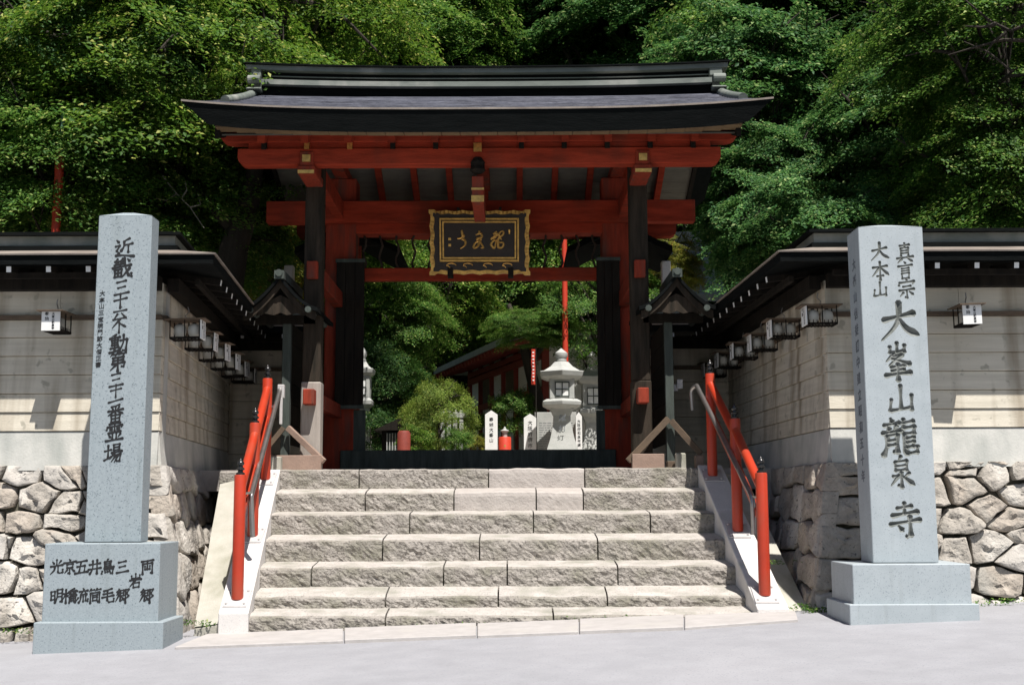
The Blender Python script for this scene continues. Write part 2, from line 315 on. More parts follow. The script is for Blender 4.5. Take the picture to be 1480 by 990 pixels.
# ------------------------------------------------------------------ brush characters: strokes in a 0-100 box, y down
GL = {
'大': '15,44 85,32|51,4 50,40 38,64 10,90|50,42 68,68 94,84', '山': '50,6 50,80|20,48 15,84|18,84 84,78|84,38 83,86',
'峯': '50,0 50,26|30,10 31,27|31,27 70,24|71,8 70,27|42,30 20,50|40,37 64,34 28,62|38,44 84,62|32,68 70,65|34,78 68,76|16,90 86,86|51,60 51,106',
'龍': '28,0 32,9|10,15 50,11|20,19 24,29|42,17 36,28|6,35 54,31|17,42 15,70 6,92|18,42 43,40 42,86 34,84|19,55 40,54|19,67 40,66|60,2 60,24|60,12 86,9|60,25 88,23 86,40|62,40 86,39|62,40 61,80 68,91 93,89 94,74|68,52 86,50|68,63 86,61|68,75 84,73',
'泉': '50,-4 42,10|30,14 32,44|31,14 69,12 67,44|32,28 66,27|32,42 66,41|50,48 50,98 40,90|22,60 42,58 16,88|76,52 58,66|54,62 90,92',
'寺': '30,14 70,10|50,0 50,30|16,33 86,27|10,56 92,49|64,38 65,90 54,92|34,64 44,76',
'真': '26,12 74,8|50,-2 50,20|30,24 31,66|31,25 69,23 68,66|32,38 66,37|32,51 66,50|10,76 92,70|34,80 14,98|64,78 88,96',
'言': '46,0 54,9|12,23 88,18|30,37 70,34|30,50 70,47|30,62 32,92|31,63 70,60 67,92|32,90 66,88',
'宗': '48,-2 53,8|16,16 13,31|16,18 88,13 79,28|32,38 70,35|14,56 86,51|50,56 51,94 43,90|34,66 18,84|64,64 82,80',
'本': '14,31 86,26|50,2 50,98|48,32 12,74|52,32 92,72|34,76 66,74',
'三': '22,18 74,11|28,50 70,44|10,88 92,80', '十': '12,46 90,36|50,4 50,96', '六': '48,2 56,16|12,38 90,32|36,52 10,90|60,50 90,86',
'不': '12,15 88,8|54,13 10,62|50,34 49,96|56,42 88,64', '一': '8,58 93,43',
'近': '74,2 46,13|48,14 46,40 34,58|48,32 88,28|68,32 68,68|14,6 25,18|8,34 28,31 14,56 26,68 10,78|10,78 40,79 96,90',
'畿': '28,0 16,13 32,14 14,30 36,27|52,0 40,13 54,14 40,28 58,25|6,42 92,34|60,-2 68,48 82,84 96,90 94,74|86,48 52,88|76,6 86,17|16,52 17,86|17,53 49,50 48,86|18,68 46,67|32,52 32,84|18,85 47,84',
'動': '38,2 16,10|6,20 56,16|16,30 17,56|16,31 47,29 46,56|18,43 44,42|18,55 45,54|31,8 31,86|10,70 52,66|6,90 56,81|58,34 92,30 86,88 72,84|74,6 72,48 48,98',
'第': '24,0 10,18|22,10 48,7|34,10 38,18|66,-2 54,15|62,8 92,5|76,8 80,16|22,28 80,25 77,41|24,43 77,41|24,43 20,59|20,59 86,55 80,78 70,75|50,26 50,100|46,60 12,90',
'番': '72,0 26,10|30,16 37,25|70,12 60,23|8,33 92,27|50,8 50,50|46,33 10,56|54,33 92,52|26,58 28,96|27,58 76,55 73,96|28,76 72,74|50,57 50,93|29,95 73,93',
'霊': '22,5 78,1|12,20 9,33|12,20 90,14 83,28|50,4 50,41|26,27 37,29|26,36 37,38|62,26 74,27|62,35 74,36|18,51 82,46|40,52 40,84|60,52 60,83|22,62 31,75|82,58 70,73|6,90 94,85',
'場': '6,35 40,30|24,6 24,74|4,82 42,66|52,5 53,35|52,6 84,4 82,35|53,20 81,19|53,34 81,33|42,47 96,42|58,48 34,78|54,61 90,56 84,94 70,91|67,60 42,92|79,60 58,96',
'光': '50,0 50,38|22,14 34,30|80,9 64,28|8,45 92,39|36,46 34,70 8,96|60,44 60,86 72,93 94,89 93,70',
'京': '46,-2 54,9|8,21 92,15|30,32 31,56|30,32 72,30 69,56|32,55 68,54|50,57 50,96 40,91|34,67 16,88|64,65 86,84',
'五': '14,15 86,9|46,14 34,86|18,47 74,42 69,86|4,92 96,85', '井': '12,33 88,27|6,65 94,59|36,6 35,60 16,97|66,2 66,98',
'鳥': '50,-4 38,11|26,14 27,60|26,14 72,12 69,43|28,28 68,27|28,42 68,41|27,55 92,51|27,64 88,63 82,96 70,93|12,76 8,92|30,76 35,88|46,75 51,87|60,73 66,84',
'両': '8,11 92,5|18,28 18,98|18,28 85,24 84,96 74,91|50,8 50,66|34,44 34,66|34,66 68,64|68,42 68,65',
'岩': '50,-2 50,31|20,12 22,32|22,32 80,30|80,9 79,32|8,45 92,40|48,45 10,88|34,65 35,98|35,65 78,62 75,96|36,96 75,94',
'明': '10,18 11,76|10,18 37,16 37,76|12,45 35,44|12,74 37,72|54,6 53,60 38,97|54,7 90,5 88,93 76,90|55,32 87,31|55,55 87,54',
'橋': '2,31 40,27|22,2 22,98|20,34 2,68|24,36 38,53|82,0 50,10|42,21 96,16|66,8 44,42|68,20 94,37|54,36 80,34|56,46 79,45|48,57 47,98|48,57 92,54 91,96 82,92|58,69 59,85|58,69 79,68 79,85|60,84 79,83',
'流': '10,4 22,16|4,31 17,42|4,92 27,60|60,-2 67,9|34,19 94,14|56,20 43,41 82,37|76,28 90,43|44,52 42,76 30,95|62,50 62,90|80,48 80,84 95,88 96,73',
'筒': '24,-2 10,16|22,8 46,5|66,-2 54,14|62,7 92,4|20,28 19,98|20,28 84,25 83,96 72,92|34,44 70,42|36,58 37,81|36,58 68,56 66,81|38,80 66,79',
'毛': '78,0 20,14|16,35 82,28|8,58 92,48|46,12 46,80 58,93 92,89 93,70',
'郷': '26,0 10,19 26,20 8,40|26,40 2,84|34,10 35,82|34,10 59,8 58,47|36,28 57,27|36,46 58,45|36,82 60,68|46,56 64,80|72,6 72,100|72,7 96,5 80,34 95,50 78,66',
'奉': '24,10 76,7|18,24 82,21|10,40 90,36|50,-2 48,36 10,66|54,38 92,62|30,62 70,60|24,78 76,76|50,50 50,100',
}
def strokes(ch):
    """list of polylines, split where they turn sharply"""
    out = []
    for s in GL[ch].split('|'):
        p = [tuple(float(q) for q in w.split(',')) for w in s.split()]
        cur = [p[0]]
        for i in range(1, len(p)):
            cur.append(p[i])
            if i + 1 < len(p):
                a = Vector((p[i][0] - p[i - 1][0], p[i][1] - p[i - 1][1])); b = Vector((p[i + 1][0] - p[i][0], p[i + 1][1] - p[i][1]))
                if a.angle(b) > R(42): out.append((cur, False)); cur = [p[i]]
        out.append((cur, True))
    return out
def brush(m, ch, cx, cy, size, T, wid=.085, depth=.0015, vgroove=False, slant=.10, seed=0):
    """adds the strokes of one character centred at (cx, cy); T(a, b, d) -> world, d towards the reader"""
    k = 0
    for pts, last in strokes(ch):
        q = [(cx + (x - 50) / 100 * size, cy - (y - 50) / 100 * size + slant * (x - 50) / 100 * size * .5) for x, y in pts]
        fine = []
        for i in range(len(q) - 1):
            p0, p1, p2, p3 = q[max(0, i - 1)], q[i], q[i + 1], q[min(len(q) - 1, i + 2)]
            for j in range(4):
                t = j / 4
                fine.append(tuple(.5 * (2 * p1[a] + (p2[a] - p0[a]) * t + (2 * p0[a] - 5 * p1[a] + 4 * p2[a] - p3[a]) * t * t + (3 * p1[a] - p0[a] - 3 * p2[a] + p3[a]) * t ** 3) for a in (0, 1)))
        fine.append(q[-1])
        v = [Vector(f) for f in fine]
        L = sum((v[i + 1] - v[i]).length for i in range(len(v) - 1)); acc = 0; n = len(v)
        dirn = (v[-1] - v[0]).normalized(); fall = last and dirn.y < -.35 and abs(dirn.x) > .35
        heavy = fall and dirn.x > 0
        lf = []; rt = []; mid = []
        d0 = (v[1] - v[0]).normalized(); d1 = (v[-1] - v[-2]).normalized()
        w0 = size * wid * (1.15 if L > size * .45 else 1.0) * (1 + .12 * nz(cx * 9 + k, cy * 9))
        st = [(v[0] - d0 * w0 * .40, .50)]
        for i in range(n):
            t = acc / L
            if heavy: w = .62 + .95 * t - (.9 * max(0, t - .8) / .2)
            elif fall: w = 1.15 - .75 * t
            else: w = 1.12 - .50 * math.sin(math.pi * min(1, t * 1.02)) + (.12 if t > .85 else 0)
            st.append((v[i], w))
            if i + 1 < n: acc += (v[i + 1] - v[i]).length
        st.append((v[-1] + d1 * w0 * (.30 if fall else .42), .16 if fall else .55))
        N = len(st)
        for i, (p, w) in enumerate(st):
            a = st[max(0, i - 1)][0]; b = st[min(N - 1, i + 1)][0]; d = (b - a).normalized(); nn = Vector((-d.y, d.x))
            h = w0 * w * .5
            lf.append(p + nn * h); rt.append(p - nn * h); mid.append((p, h))
        if vgroove:
            # closed V section: two top edges slightly proud, one bottom edge in the stone
            vs = []
            for i in range(N):
                p, h = mid[i]; e = .0012 + k * .00004; f = 1 + e / (h * .55)
                l2 = p + (lf[i] - p) * f; r2 = p + (rt[i] - p) * f
                vs += [T(l2.x, l2.y, e), T(r2.x, r2.y, e), T(p.x, p.y, -h * 1.0 - .002)]
            fs = [(i * 3 + j, i * 3 + (j + 1) % 3, i * 3 + 3 + (j + 1) % 3, i * 3 + 3 + j) for i in range(N - 1) for j in range(3)] + [(2, 1, 0), ((N - 1) * 3, (N - 1) * 3 + 1, (N - 1) * 3 + 2)]
            m.add(vs, fs)
        else:
            e = depth + k * .00012; vs = []
            for i in range(N): vs += [T(lf[i].x, lf[i].y, e), T(rt[i].x, rt[i].y, e), T(rt[i].x, rt[i].y, -.001), T(lf[i].x, lf[i].y, -.001)]
            fs = [(i * 4 + j, i * 4 + (j + 1) % 4, i * 4 + 4 + (j + 1) % 4, i * 4 + 4 + j) for i in range(N - 1) for j in range(4)] + [(3, 2, 1, 0), tuple((N - 1) * 4 + j for j in range(4))]
            m.add(vs, fs)
        k += 1
    return m
# ================================================================== SETTING
LAND = PZ(677, 14.6)          # height of the landing under the gate
def clampf(a, lo, hi): return max(lo, min(hi, a))
def road_z(x, y): return .034 * clampf(x, -14, 14) + .028 * (clampf(y, -6, 15) - 11.9)
def hill_z(x, y):
    h = LAND - .03
    d = y - 27 - 10 * clampf((13 - abs(x)) / 6, 0, 1) - 2.0 * nz(x * .06, 3.1)
    if d > 0: h += d * .84 + 1.6 * nz(x * .11, y * .11) * min(1, d / 6)
    s = abs(x + 1) - 15
    if s > 0: h += s * .45 * clampf((y - 10) / 12, 0, 1)
    return min(h, 75)

def sheet(name, xs, ys, fz, mat, kind='structure'):
    m = MB(); m.grid([[(x, y, fz(x, y)) for x in xs] for y in ys])
    return m.build(name, mat, kind=kind, smooth=True)
def lin(a, b, n): return [a + (b - a) * i / (n - 1) for i in range(n)]
sheet('road', lin(-60, 60, 61), lin(-7, 12.6, 30), road_z, 'road')
sheet('ground', lin(-160, 160, 17), lin(-220, -6.9, 12), lambda x, y: road_z(x, y) - .02, 'hillside')
sheet('courtyard_ground', lin(-12, 12, 13), lin(15.0, 27.5, 8), lambda x, y: LAND - .012, 'gravel')
xs = lin(-120, -12, 28) + lin(-10, 10, 15) + lin(12, 120, 28)
sheet('hillside', xs, lin(12.9, 27, 15) + lin(28.5, 110, 56), lambda x, y: hill_z(x, y) - .05 if (abs(x) > 11.5 or y > 27) else (LAND - .3 if y > 18 else -1.5), 'hillside')

# ------------------------------------------------------------------ pavement in front of the stairs
pv = thing('pavement', 'strip of pale worn paving slabs along the foot of the stone stairs', 'pavement', (0, 11.5, 0))
pv['kind'] = 'structure'
us = [(252, 300, 498), (498, 498, 690), (690, 690, 838), (838, 838, 990), (990, 990, 1152)]
for i, (a, a2, b) in enumerate(us):
    m = MB(); Yf, Yb = 11.10, 11.97
    x0, x1, x2 = PX(a, Yf, 922), PX(b, Yf, 922) - .012, PX(b, Yb, 905) - .012
    x3 = PX(a2 if a2 != a else a, Yb, 905)
    if i == 4: x1 = PX(1152, Yf + .3, 915)
    if i: x3 = PX(a, Yb, 905)
    zs = lambda x, y: road_z(x, y)
    t = .028 + .006 * (i % 2)
    pts = [(x0, Yf + (0 if i else .02), 0), (x1, Yf + (.25 if i == 4 else 0), 0), (x2, Yb, 0), (x3, Yb, 0)]
    m.hexa([(x, y, zs(x, y) - .1) for x, y, _ in pts] + [(x, y, zs(x, y) + t) for x, y, _ in pts])
    m.build('paving_slab', 'paving', pv, bevel=.006)

# ------------------------------------------------------------------ stairs
SY = [14.6, 14.2, 13.76, 13.26, 12.8, 12.39, 12.0]      # nosing distances, top step first
SV = [677, 711, 742, 780, 819, 862, 890]                # nosing heights in the photo
SB = [705, 738, 771, 810, 846, 877, 903]                # foot of each riser
SL = [405, 400, 392, 384, 375, 368, 361]; SR = [1008, 1021, 1033, 1049, 1063, 1080, 1096]
JT = [[519, 706, 845], [528, 656, 775, 843], [592, 771, 940], [553, 693, 864], [450, 641, 733, 893], [557, 720, 878], [557, 800]]
st = thing('stone_staircase', 'seven broad steps of rough hewn stone blocks climbing to the temple gate', 'staircase', (0, 13, 0))
core = MB()
for k in range(7):
    Y = SY[k]; zt = PZ(SV[k], Y)
    zb = PZ(SB[k], Y) - .03 if k < 6 else road_z(0, 12) - .06
    zb -= .04
    Yb = SY[k - 1] + .06 if k else 15.0
    zback = (PZ(SB[k - 1], SY[k - 1]) + .004) if k else LAND
    cuts = [SL[k] - 3] + JT[k] + [SR[k] + 3]
    for j in range(len(cuts) - 1):
        x0 = PX(cuts[j], Y, SV[k]) + (.008 if j else 0); x1 = PX(cuts[j + 1], Y, SV[k]) - (.008 if j < len(cuts) - 2 else 0)
        pale = (k, j) in ((0, 2), (1, 2), (1, 3))
        amp = .004 if pale else .017
        n = max(6, int((x1 - x0) / .036)); rows = []
        prot = random.uniform(-.012, .012); tz = random.uniform(-.006, .006)
        for i in range(n + 1):
            x = x0 + (x1 - x0) * i / n
            e = min(i, n - i); rnd = .014 if e == 0 else (.004 if e == 1 else 0)
            w = .012 * nz(x * 3, k * 7.7) + .006 * nz(x * 11, k * 2.7) + tz
            col = [(x, Yb, zback), (x, Y + .10, zt + w * .5 + (zback - zt) * .25), (x, Y + .035 + rnd, zt + w - rnd * .3 + .002)]
            H = zt + w - zb
            top = Y + prot + rnd
            if not pale: top += .010 * nz(x * 9, k * 3.3 + 20) - .010
            col.append((x, top + .006, zt + w - .014 - rnd * .4 + (.005 * nz(x * 14, 9 + k) if not pale else 0)))
            nr = 8
            for r in range(1, nr + 1):
                fy = r / nr
                d = amp * (nz(x * 12, fy * H * 13, k * 5.1 + 3) + .9 * nz(x * 27, fy * H * 27, k * 5.1)) - amp * .45
                und = .018 * max(0, fy - .82) / .18
                col.append((x, Y + prot + rnd + d + und, zt + w - .02 - (H - .02) * fy))
            rows.append(col)
        m = MB(); m.grid(rows)
        L = len(rows[0]); m.mi = [1 if (q % (L - 1)) < 2 else 0 for q in range(len(m.f))]  # top faces take the sunlit tread colour, risers the darker one
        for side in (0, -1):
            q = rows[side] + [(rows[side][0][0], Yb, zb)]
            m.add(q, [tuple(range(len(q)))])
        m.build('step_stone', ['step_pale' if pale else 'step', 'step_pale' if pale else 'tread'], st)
    core.box(PX(SL[k] - 2, Y, SV[k]), PX(SR[k] + 2, Y, SV[k]), Y + .045, 15.2, -.3, zt - .05)
core.build('step_core', 'mortar', st)

# landing slabs
ld = MB(); ld.box(-4.05, 3.12, 14.74, 18.6, LAND - .25, LAND - .004)
ld.build('landing', 'step_pale', kind='structure')
# ------------------------------------------------------------------ stringers with rails
def lerp(a, b, t): return a + (b - a) * t
YS0, YS1 = 11.93, 14.62
def stringer(side):
    L = side < 0
    zb0, zb1 = PZ(884 if L else 881, YS0), PZ(677 if L else 673, YS1)
    if L: xi = (PX(359, YS0, 885), PX(405, YS1, 678)); xo = (PX(315.5, YS0, 884), PX(370, YS1, 680))
    else: xi = (PX(1095, YS0, 881), PX(1008, YS1, 673)); xo = (PX(1141, YS0, 881), PX(1043, YS1, 675))
    s = thing('stair_stringer', 'sloping pale granite kerb carrying the %s handrail beside the steps' % ('left' if L else 'right'), 'stair kerb', (xi[0], 12, 0), 'sloping granite kerbs of the stairs')
    cuts = [0, .30, .64, 1]
    for a, b in zip(cuts[:-1], cuts[1:]):
        Ya, Yb = lerp(YS0, YS1, a) + (.006 if a else 0), lerp(YS0, YS1, b)
        m = MB(); p = []
        for dz in (0, 1):
            for Y, t, x in ((Ya, a, xi), (Ya, a, xo), (Yb, b, xo), (Yb, b, xi)):
                z = lerp(zb0, zb1, t); p.append((lerp(*x, t), Y, z if dz else (z - .42 if a else road_z(0, 12) - .1)))
        m.hexa(p).build('kerb_slab', 'stringer', s, bevel=.008)
    m = MB(); p = []
    for dz in (0, 1):
        for Y, t, x in ((YS0 + .02, 0, xi), (YS0 + .02, 0, xo), (YS1, 1, xo), (YS1, 1, xi)):
            z = lerp(zb0, zb1, t) - .06; q = .02 if (x is xi) == L else -.02
            p.append((lerp(*x, t) - q, Y, z if dz else -.3))
    m.hexa(p).build('kerb_core', 'concrete', s)
    def top(t, w=.5):
        return Vector((lerp(lerp(*xi, t), lerp(*xo, t), w), lerp(YS0, YS1, t), lerp(zb0, zb1, t)))
    return top, xi, xo
def solve_t(top, v, u0=700, w=.5):
    best = min((abs(PZ(v, top(t, w).y, u0) - top(t, w).z), t) for t in [i / 400 for i in range(401)])
    return best[1]
def rail(side):
    L = side < 0
    top, xi, xo = stringer(side)
    posts = [(343, 866, 686), (365, 775, 611), (383.5, 693, 547)] if L else [(1105.5, 860, 683), (1066.5, 768, 605), (1030, 688, 540)]
    h = thing('red_handrail', 'orange-red post and rail balustrade with black finials on the %s of the stairs' % ('left side' if L else 'right side'), 'handrail', top(0), 'red balustrades of the stairs')
    pp = []
    for u, vb, vt in posts:
        t = solve_t(top, vb, u); Y = lerp(YS0, YS1, t)
        x = PX(u, Y, vb); zb = lerp(PZ(884 if L else 881, YS0), PZ(677 if L else 673, YS1), t); zt = PZ(vt, Y, u)
        pp.append((x, Y, zb, zt))
        r = .058
        m = MB(); m.lathe((x, Y, zb), [(r * .94, .0), (r, .02), (r, zt - zb - .012), (r * .93, zt - zb)], 22)
        p = m.build('post', 'orange', h, smooth=True)
        m = MB(); m.lathe((x, Y, zt), [(.044, -.002), (.044, .018), (.026, .026), (.024, .04), (.040, .05), (.042, .062), (.026, .072), (.022, .088), (.034, .098), (.037, .112), (.030, .128), (.014, .142), (.006, .156), (.002, .165)], 18)
        m.build('finial', 'blackgloss', p, smooth=True)
        sl = (PZ(673, YS1) - PZ(881, YS0)) / (YS1 - YS0)
        m = MB(); a = .115; bq = .13
        c = [(x - a, Y - bq, zb - bq * sl + .004), (x + a, Y - bq, zb - bq * sl + .004), (x + a, Y + bq, zb + bq * sl + .004), (x - a, Y + bq, zb + bq * sl + .004)]
        m.hexa([(q[0], q[1], q[2]) for q in c] + [(q[0], q[1], q[2] + .012) for q in c])
        for sx in (-1, 1):
            for sy in (-1, 1): m.lathe((x + sx * a * .75, Y + sy * bq * .75, zb + sy * bq * .75 * sl + .014), [(.012, 0), (.012, .014)], 8)
        m.build('base_plate', 'plate', p)
    for i in range(2):
        (x0, y0, b0, t0), (x1, y1, b1, t1) = pp[i], pp[i + 1]
        m = MB(); a = Vector((x0, y0, t0 - .16)); b = Vector((x1, y1, t1 - .12)); d = (b - a)
        m.tube([a + d * .02, b], .047, 16); m.build('upper_rail', 'orange', h, smooth=True)
        m = MB(); a = Vector((x0, y0, t0 - .50)); b = Vector((x1, y1, t1 - .46))
        m.bar(a, b, .05, .075); m.build('lower_rail', 'orange', h, bevel=.008)
    # steel pipe rail on the inner side
    off = .16 * (1 if L else -1)
    g = thing('steel_handrail', 'grey steel pipe handrail on brackets inside the %s red balustrade' % ('left' if L else 'right'), 'handrail', top(0), 'steel pipe handrails of the stairs')
    x0, y0 = pp[0][0] + off, pp[0][1]; x2, y2 = pp[2][0] + off * (1.05), pp[2][1]
    if L:
        A = P(365, 775, y0 + .55); B = P(363, 716, y0 + .52); C = P(405, 563, y2 + .35)
        pts = [A, B + Vector((0, 0, -.03)), B, B + (C - B) * .06, C]
    else:
        A = P(1090, 772, y0 + .25); B = P(1088, 722, y0 + .22); C = P(1007, 557, y2 + .25)
        D = P(999, 563, y2 + .33); E = P(1001, 593, y2 + .33)
        pts = [A, B + Vector((0, 0, -.03)), B + Vector((0, .03, .03)), C - (C - B) * .02, C, D, E]
    sm = [pts[0]]
    for i in range(1, len(pts) - 1):
        a, b, c = pts[i - 1], pts[i], pts[i + 1]
        la = min(.045, (a - b).length * .4); lc = min(.045, (c - b).length * .4)
        p0 = b + (a - b).normalized() * la; p2 = b + (c - b).normalized() * lc
        for t in (0, .33, .66, 1): sm.append(p0 * (1 - t) ** 2 + b * 2 * t * (1 - t) + p2 * t * t)
    sm.append(pts[-1])
    MB().tube(sm, .027, 14).build('pipe', 'steel', g, smooth=True)
    for i in range(3):
        x, y, b, t = pp[i]; zc = t - .42
        # nearest point on the pipe line for bracket
        k = (y - B.y) / (C.y - B.y); k = clampf(k, .03, .97); q = B + (C - B) * k
        MB().bar((x, y, q.z - .03), (q.x, q.y, q.z - .005), .022, .022).build('bracket', 'steel', g)
    if L:
        MB().box(C.x - .03, C.x + .05, C.y - .02, C.y + .05, C.z - .10, C.z + .06).box(C.x + .0, C.x + .035, C.y - .03, C.y - .0, C.z - .42, C.z - .1).build('end_bracket', 'plate', g, bevel=.006)
rail(-1); rail(1)

# ------------------------------------------------------------------ concrete ramps beside the kerbs
def ramp(pts, label):
    t = thing('concrete_ramp', label, 'ramp', pts[0], 'concrete slopes flanking the stairs')
    n = 14; rows = []
    a, b, c, d = [Vector(p) for p in pts]      # front-left, front-right, back-right, back-left
    for i in range(n + 1):
        r = []
        for j in range(7):
            s_, u_ = j / 6, i / n
            p = (a * (1 - s_) + b * s_) * (1 - u_) + (d * (1 - s_) + c * s_) * u_
            r.append((p.x, p.y, p.z + .012 * nz(p.x * 3, p.y * 3)))
        rows.append(r)
    m = MB(); m.grid(rows)
    m.hexa([(p[0], p[1], -.4) for p in (a, b, c, d)] + [(p[0], p[1], p[2] - .02) for p in (a, b, c, d)])
    m.build('ramp_slab', 'concrete', t)
    return t
fl = P(281, 906, 12.05); fr = P(318, 900, 12.0); br = P(372, 684, 14.5); bl = P(318, 700, 14.35)
ramp([fl, fr, br, bl], 'left weathered concrete slope between the rubble wall and the granite kerb')
fl = P(1138, 900, 12.0); fr = P(1180, 905, 12.0); br = P(1075, 690, 14.4); bl = P(1040, 682, 14.5)
ramp([fl, fr, br, bl], 'right concrete slope between the granite kerb and the mossy rubble wall')
# block at the head of the left slope, and one at the right
bt = thing('block_stone', 'short hewn stone block at the head of the left concrete slope', 'stone block', P(330, 690, 14.4))
MB().box(PX(319, 14.4), PX(372, 14.4), 14.4, 14.9, LAND - .3, PZ(680, 14.4)).build('stone', 'step', bt, bevel=.012)

# ================================================================== BOUNDARY WALLS
def wall_frame(A, B):
    A = Vector(A); B = Vector(B); d = (B - A); L = d.length; d.normalize(); n = Vector((d.y, -d.x))  # right-hand normal
    return A, B, d, n, L
PITCHZ = .1925
Z_RAIL = PZ(457, 12.5); Z_JT = PZ(485.5, 12.5); Z_TOP = PZ(424, 12.5)
Z_PLINTH = Z_JT - PITCHZ * 5; Z_BASE = PZ(670, 12.5)

def wall_panel(root, A, B, joints=(), pitch=PITCHZ, n_pl=5, ext0=.0, ext1=.0, flare=0.):
    A, B, d, n, L = wall_frame(A, B)
    def W(s, o, z): q = A + d * s + n * o; return (q.x, q.y, z)
    def slab(m, s0, s1, o0b, o0t, z0, z1, back=-.12):
        m.hexa([W(s0, o0b, z0), W(s1, o0b, z0), W(s1, back, z0), W(s0, back, z0), W(s0, o0t, z1), W(s1, o0t, z1), W(s1, back, z1), W(s0, back, z1)])
    s0, s1 = -ext0, L + ext1
    zt = Z_RAIL - .02
    z = zt
    zl = [zt, Z_JT] + [Z_JT - pitch * (i + 1) for i in range(n_pl)]
    for i in range(len(zl) - 1):
        m = MB(); slab(m, s0, s1, .010 + .002 * (i % 2), -.006, zl[i + 1] + .005, zl[i]); m.build('plank', 'plank', root, bevel=.003)
    zp = zl[-1]
    m = MB(); slab(m, s0, s1, .012 + flare, .0, Z_BASE - .05, zp - .004); m.build('plinth', 'plaster', root)
    m = MB(); slab(m, s0, s1, .045, .045, zt + .004, zt + .045); m.build('rail', 'railwood', root)
    # top panels
    cs = [s0] + [j for j in joints] + [s1]
    for a, b in zip(cs[:-1], cs[1:]):
        m = MB(); slab(m, a + (.004 if a != s0 else 0), b, .0, .0, zt + .048, Z_TOP + .12); m.build('top_panel', 'plank', root)
    m = MB(); slab(m, s0, s1, -.125, -.125, LAND - .8, Z_TOP + .1, back=-.26); m.build('wall_core', 'plaster', root)

def sweep(path, section, name, mat, root, mi=None, smooth=False):
    """extrude closed section [(offset to the right, z)] along a plan path with mitred corners"""
    pts = [Vector(p) for p in path]; rows = []
    for i, p in enumerate(pts):
        d0 = (p - pts[i - 1]).normalized() if i else (pts[1] - p).normalized()
        d1 = (pts[i + 1] - p).normalized() if i + 1 < len(pts) else d0
        n0 = Vector((d0.y, -d0.x)); n1 = Vector((d1.y, -d1.x))
        mm = (n0 + n1).normalized(); k = 1 / max(.3, mm.dot(n0))
        rows.append([(p.x + mm.x * o * k, p.y + mm.y * o * k, z) for o, z in section])
    m = MB(); L = len(section)
    vs = [q for r in rows for q in r]
    fs = [(i * L + j, i * L + (j + 1) % L, (i + 1) * L + (j + 1) % L, (i + 1) * L + j) for i in range(len(rows) - 1) for j in range(L)]
    fs += [tuple(range(L)), tuple(range((len(rows) - 1) * L, len(rows) * L))[::-1]]
    m.add(vs, fs)
    return m.build(name, mat, root, smooth=smooth)

ZE = PZ(365, 11.9); ZR = ZE + .14
def wall_roof(root, path, back_off=.60):
    o = .60
    sweep(path, [(o, ZE - .10), (o + .005, ZE - .012), (0, ZR - .01), (-o, ZE - .012), (-o, ZE - .10), (0, ZR - .15)], 'roof', 'eave', root)
    sweep(path, [(o + .025, ZE - .012), (o + .03, ZE + .002), (.1, ZR + .006), (.1, ZR - .008)], 'eave_edge', 'eaveedge', root)
    zb = ZR - .02
    sweep(path, [(.16, zb), (.16, zb + .06), (-.16, zb + .06), (-.16, zb)], 'ridge_base', 'eave', root)
    sweep(path, [(.13, zb + .05), (.13, zb + .17), (-.13, zb + .17), (-.13, zb + .05)], 'ridge_band', 'copper', root)
    sweep(path, [(.19, zb + .165), (.19, zb + .195), (0, zb + .24), (-.19, zb + .195), (-.19, zb + .165)], 'ridge_cap', 'eave', root)
    pts = [Vector(p) for p in path]
    for i in range(len(pts) - 1):
        A, B, d, n, L = wall_frame(pts[i], pts[i + 1])
        k = int(L / .385)
        for j in range(k):
            s = (j + .5) * L / k
            # keep rafters inside the run at inner corners
            q0 = A + d * s - n * .05; q1 = A + d * s + n * (o - .05)
            e0 = Vector((q0.x, q0.y, ZR - .20)); e1 = Vector((q1.x, q1.y, ZE - .14))
            m = MB(); m.bar(e0, e1, .05, .06); dd = (e1 - e0).normalized()
            m.bar(e1 + dd * .001, e1 + dd * .006, .046, .056, mi=1)
            m.build('rafter', ['darkwood', 'white'], root)
        # wall plate beam under the rafters
        m = MB(); a = A + n * .10; b = B + n * .10
        m.bar((a.x, a.y, Z_TOP + .10), (b.x, b.y, Z_TOP + .10), .12, .14); m.build('wall_plate', 'darkwood', root)
        m = MB(); a = A + n * .34; b = B + n * .34
        m.bar((a.x, a.y, ZE - .165), (b.x, b.y, ZE - .165), .05, .06); m.build('eave_beam', 'darkwood', root)

CL = (PX(230, 12.5), 12.5); CLb = (PX(331, 17.4), 17.4); DL = (PX(447, 17.4), 17.4)
CR = (PX(1199, 12.5), 12.5); CRb = (PX(1054, 17.4), 17.4); DR = (PX(938, 17.4), 17.4)
wl_ = thing('boundary_wall', 'left boundary wall of pale weathered planks under a dark copper roof', 'wall', (CL[0], CL[1], LAND), 'plank boundary walls either side of the gate')
wr_ = thing('boundary_wall', 'right boundary wall of pale weathered planks under a dark copper roof', 'wall', (CR[0], CR[1], LAND), 'plank boundary walls either side of the gate')
AL = (-9.5, 12.5); AR = (9.5, 12.5)
jl = 9.5 + PX(80, 12.5)
wall_panel(wl_, AL, CL, joints=[jl], flare=.03)
wall_panel(wl_, CL, CLb, joints=[1.2, 2.4, 3.6], flare=.03, ext0=-.013)
wall_panel(wl_, CLb, DL, pitch=.25, n_pl=5)
wall_panel(wr_, DR, CRb, pitch=.25, n_pl=5)
wall_panel(wr_, CRb, CR, joints=[1.2, 2.4, 3.6], flare=.03, ext1=-.013)
wall_panel(wr_, CR, AR, joints=[PX(1394, 12.5) - CR[0]], flare=.03)
wall_roof(wl_, [AL, CL, CLb, DL])
wall_roof(wr_, [DR, CRb, CR, AR])

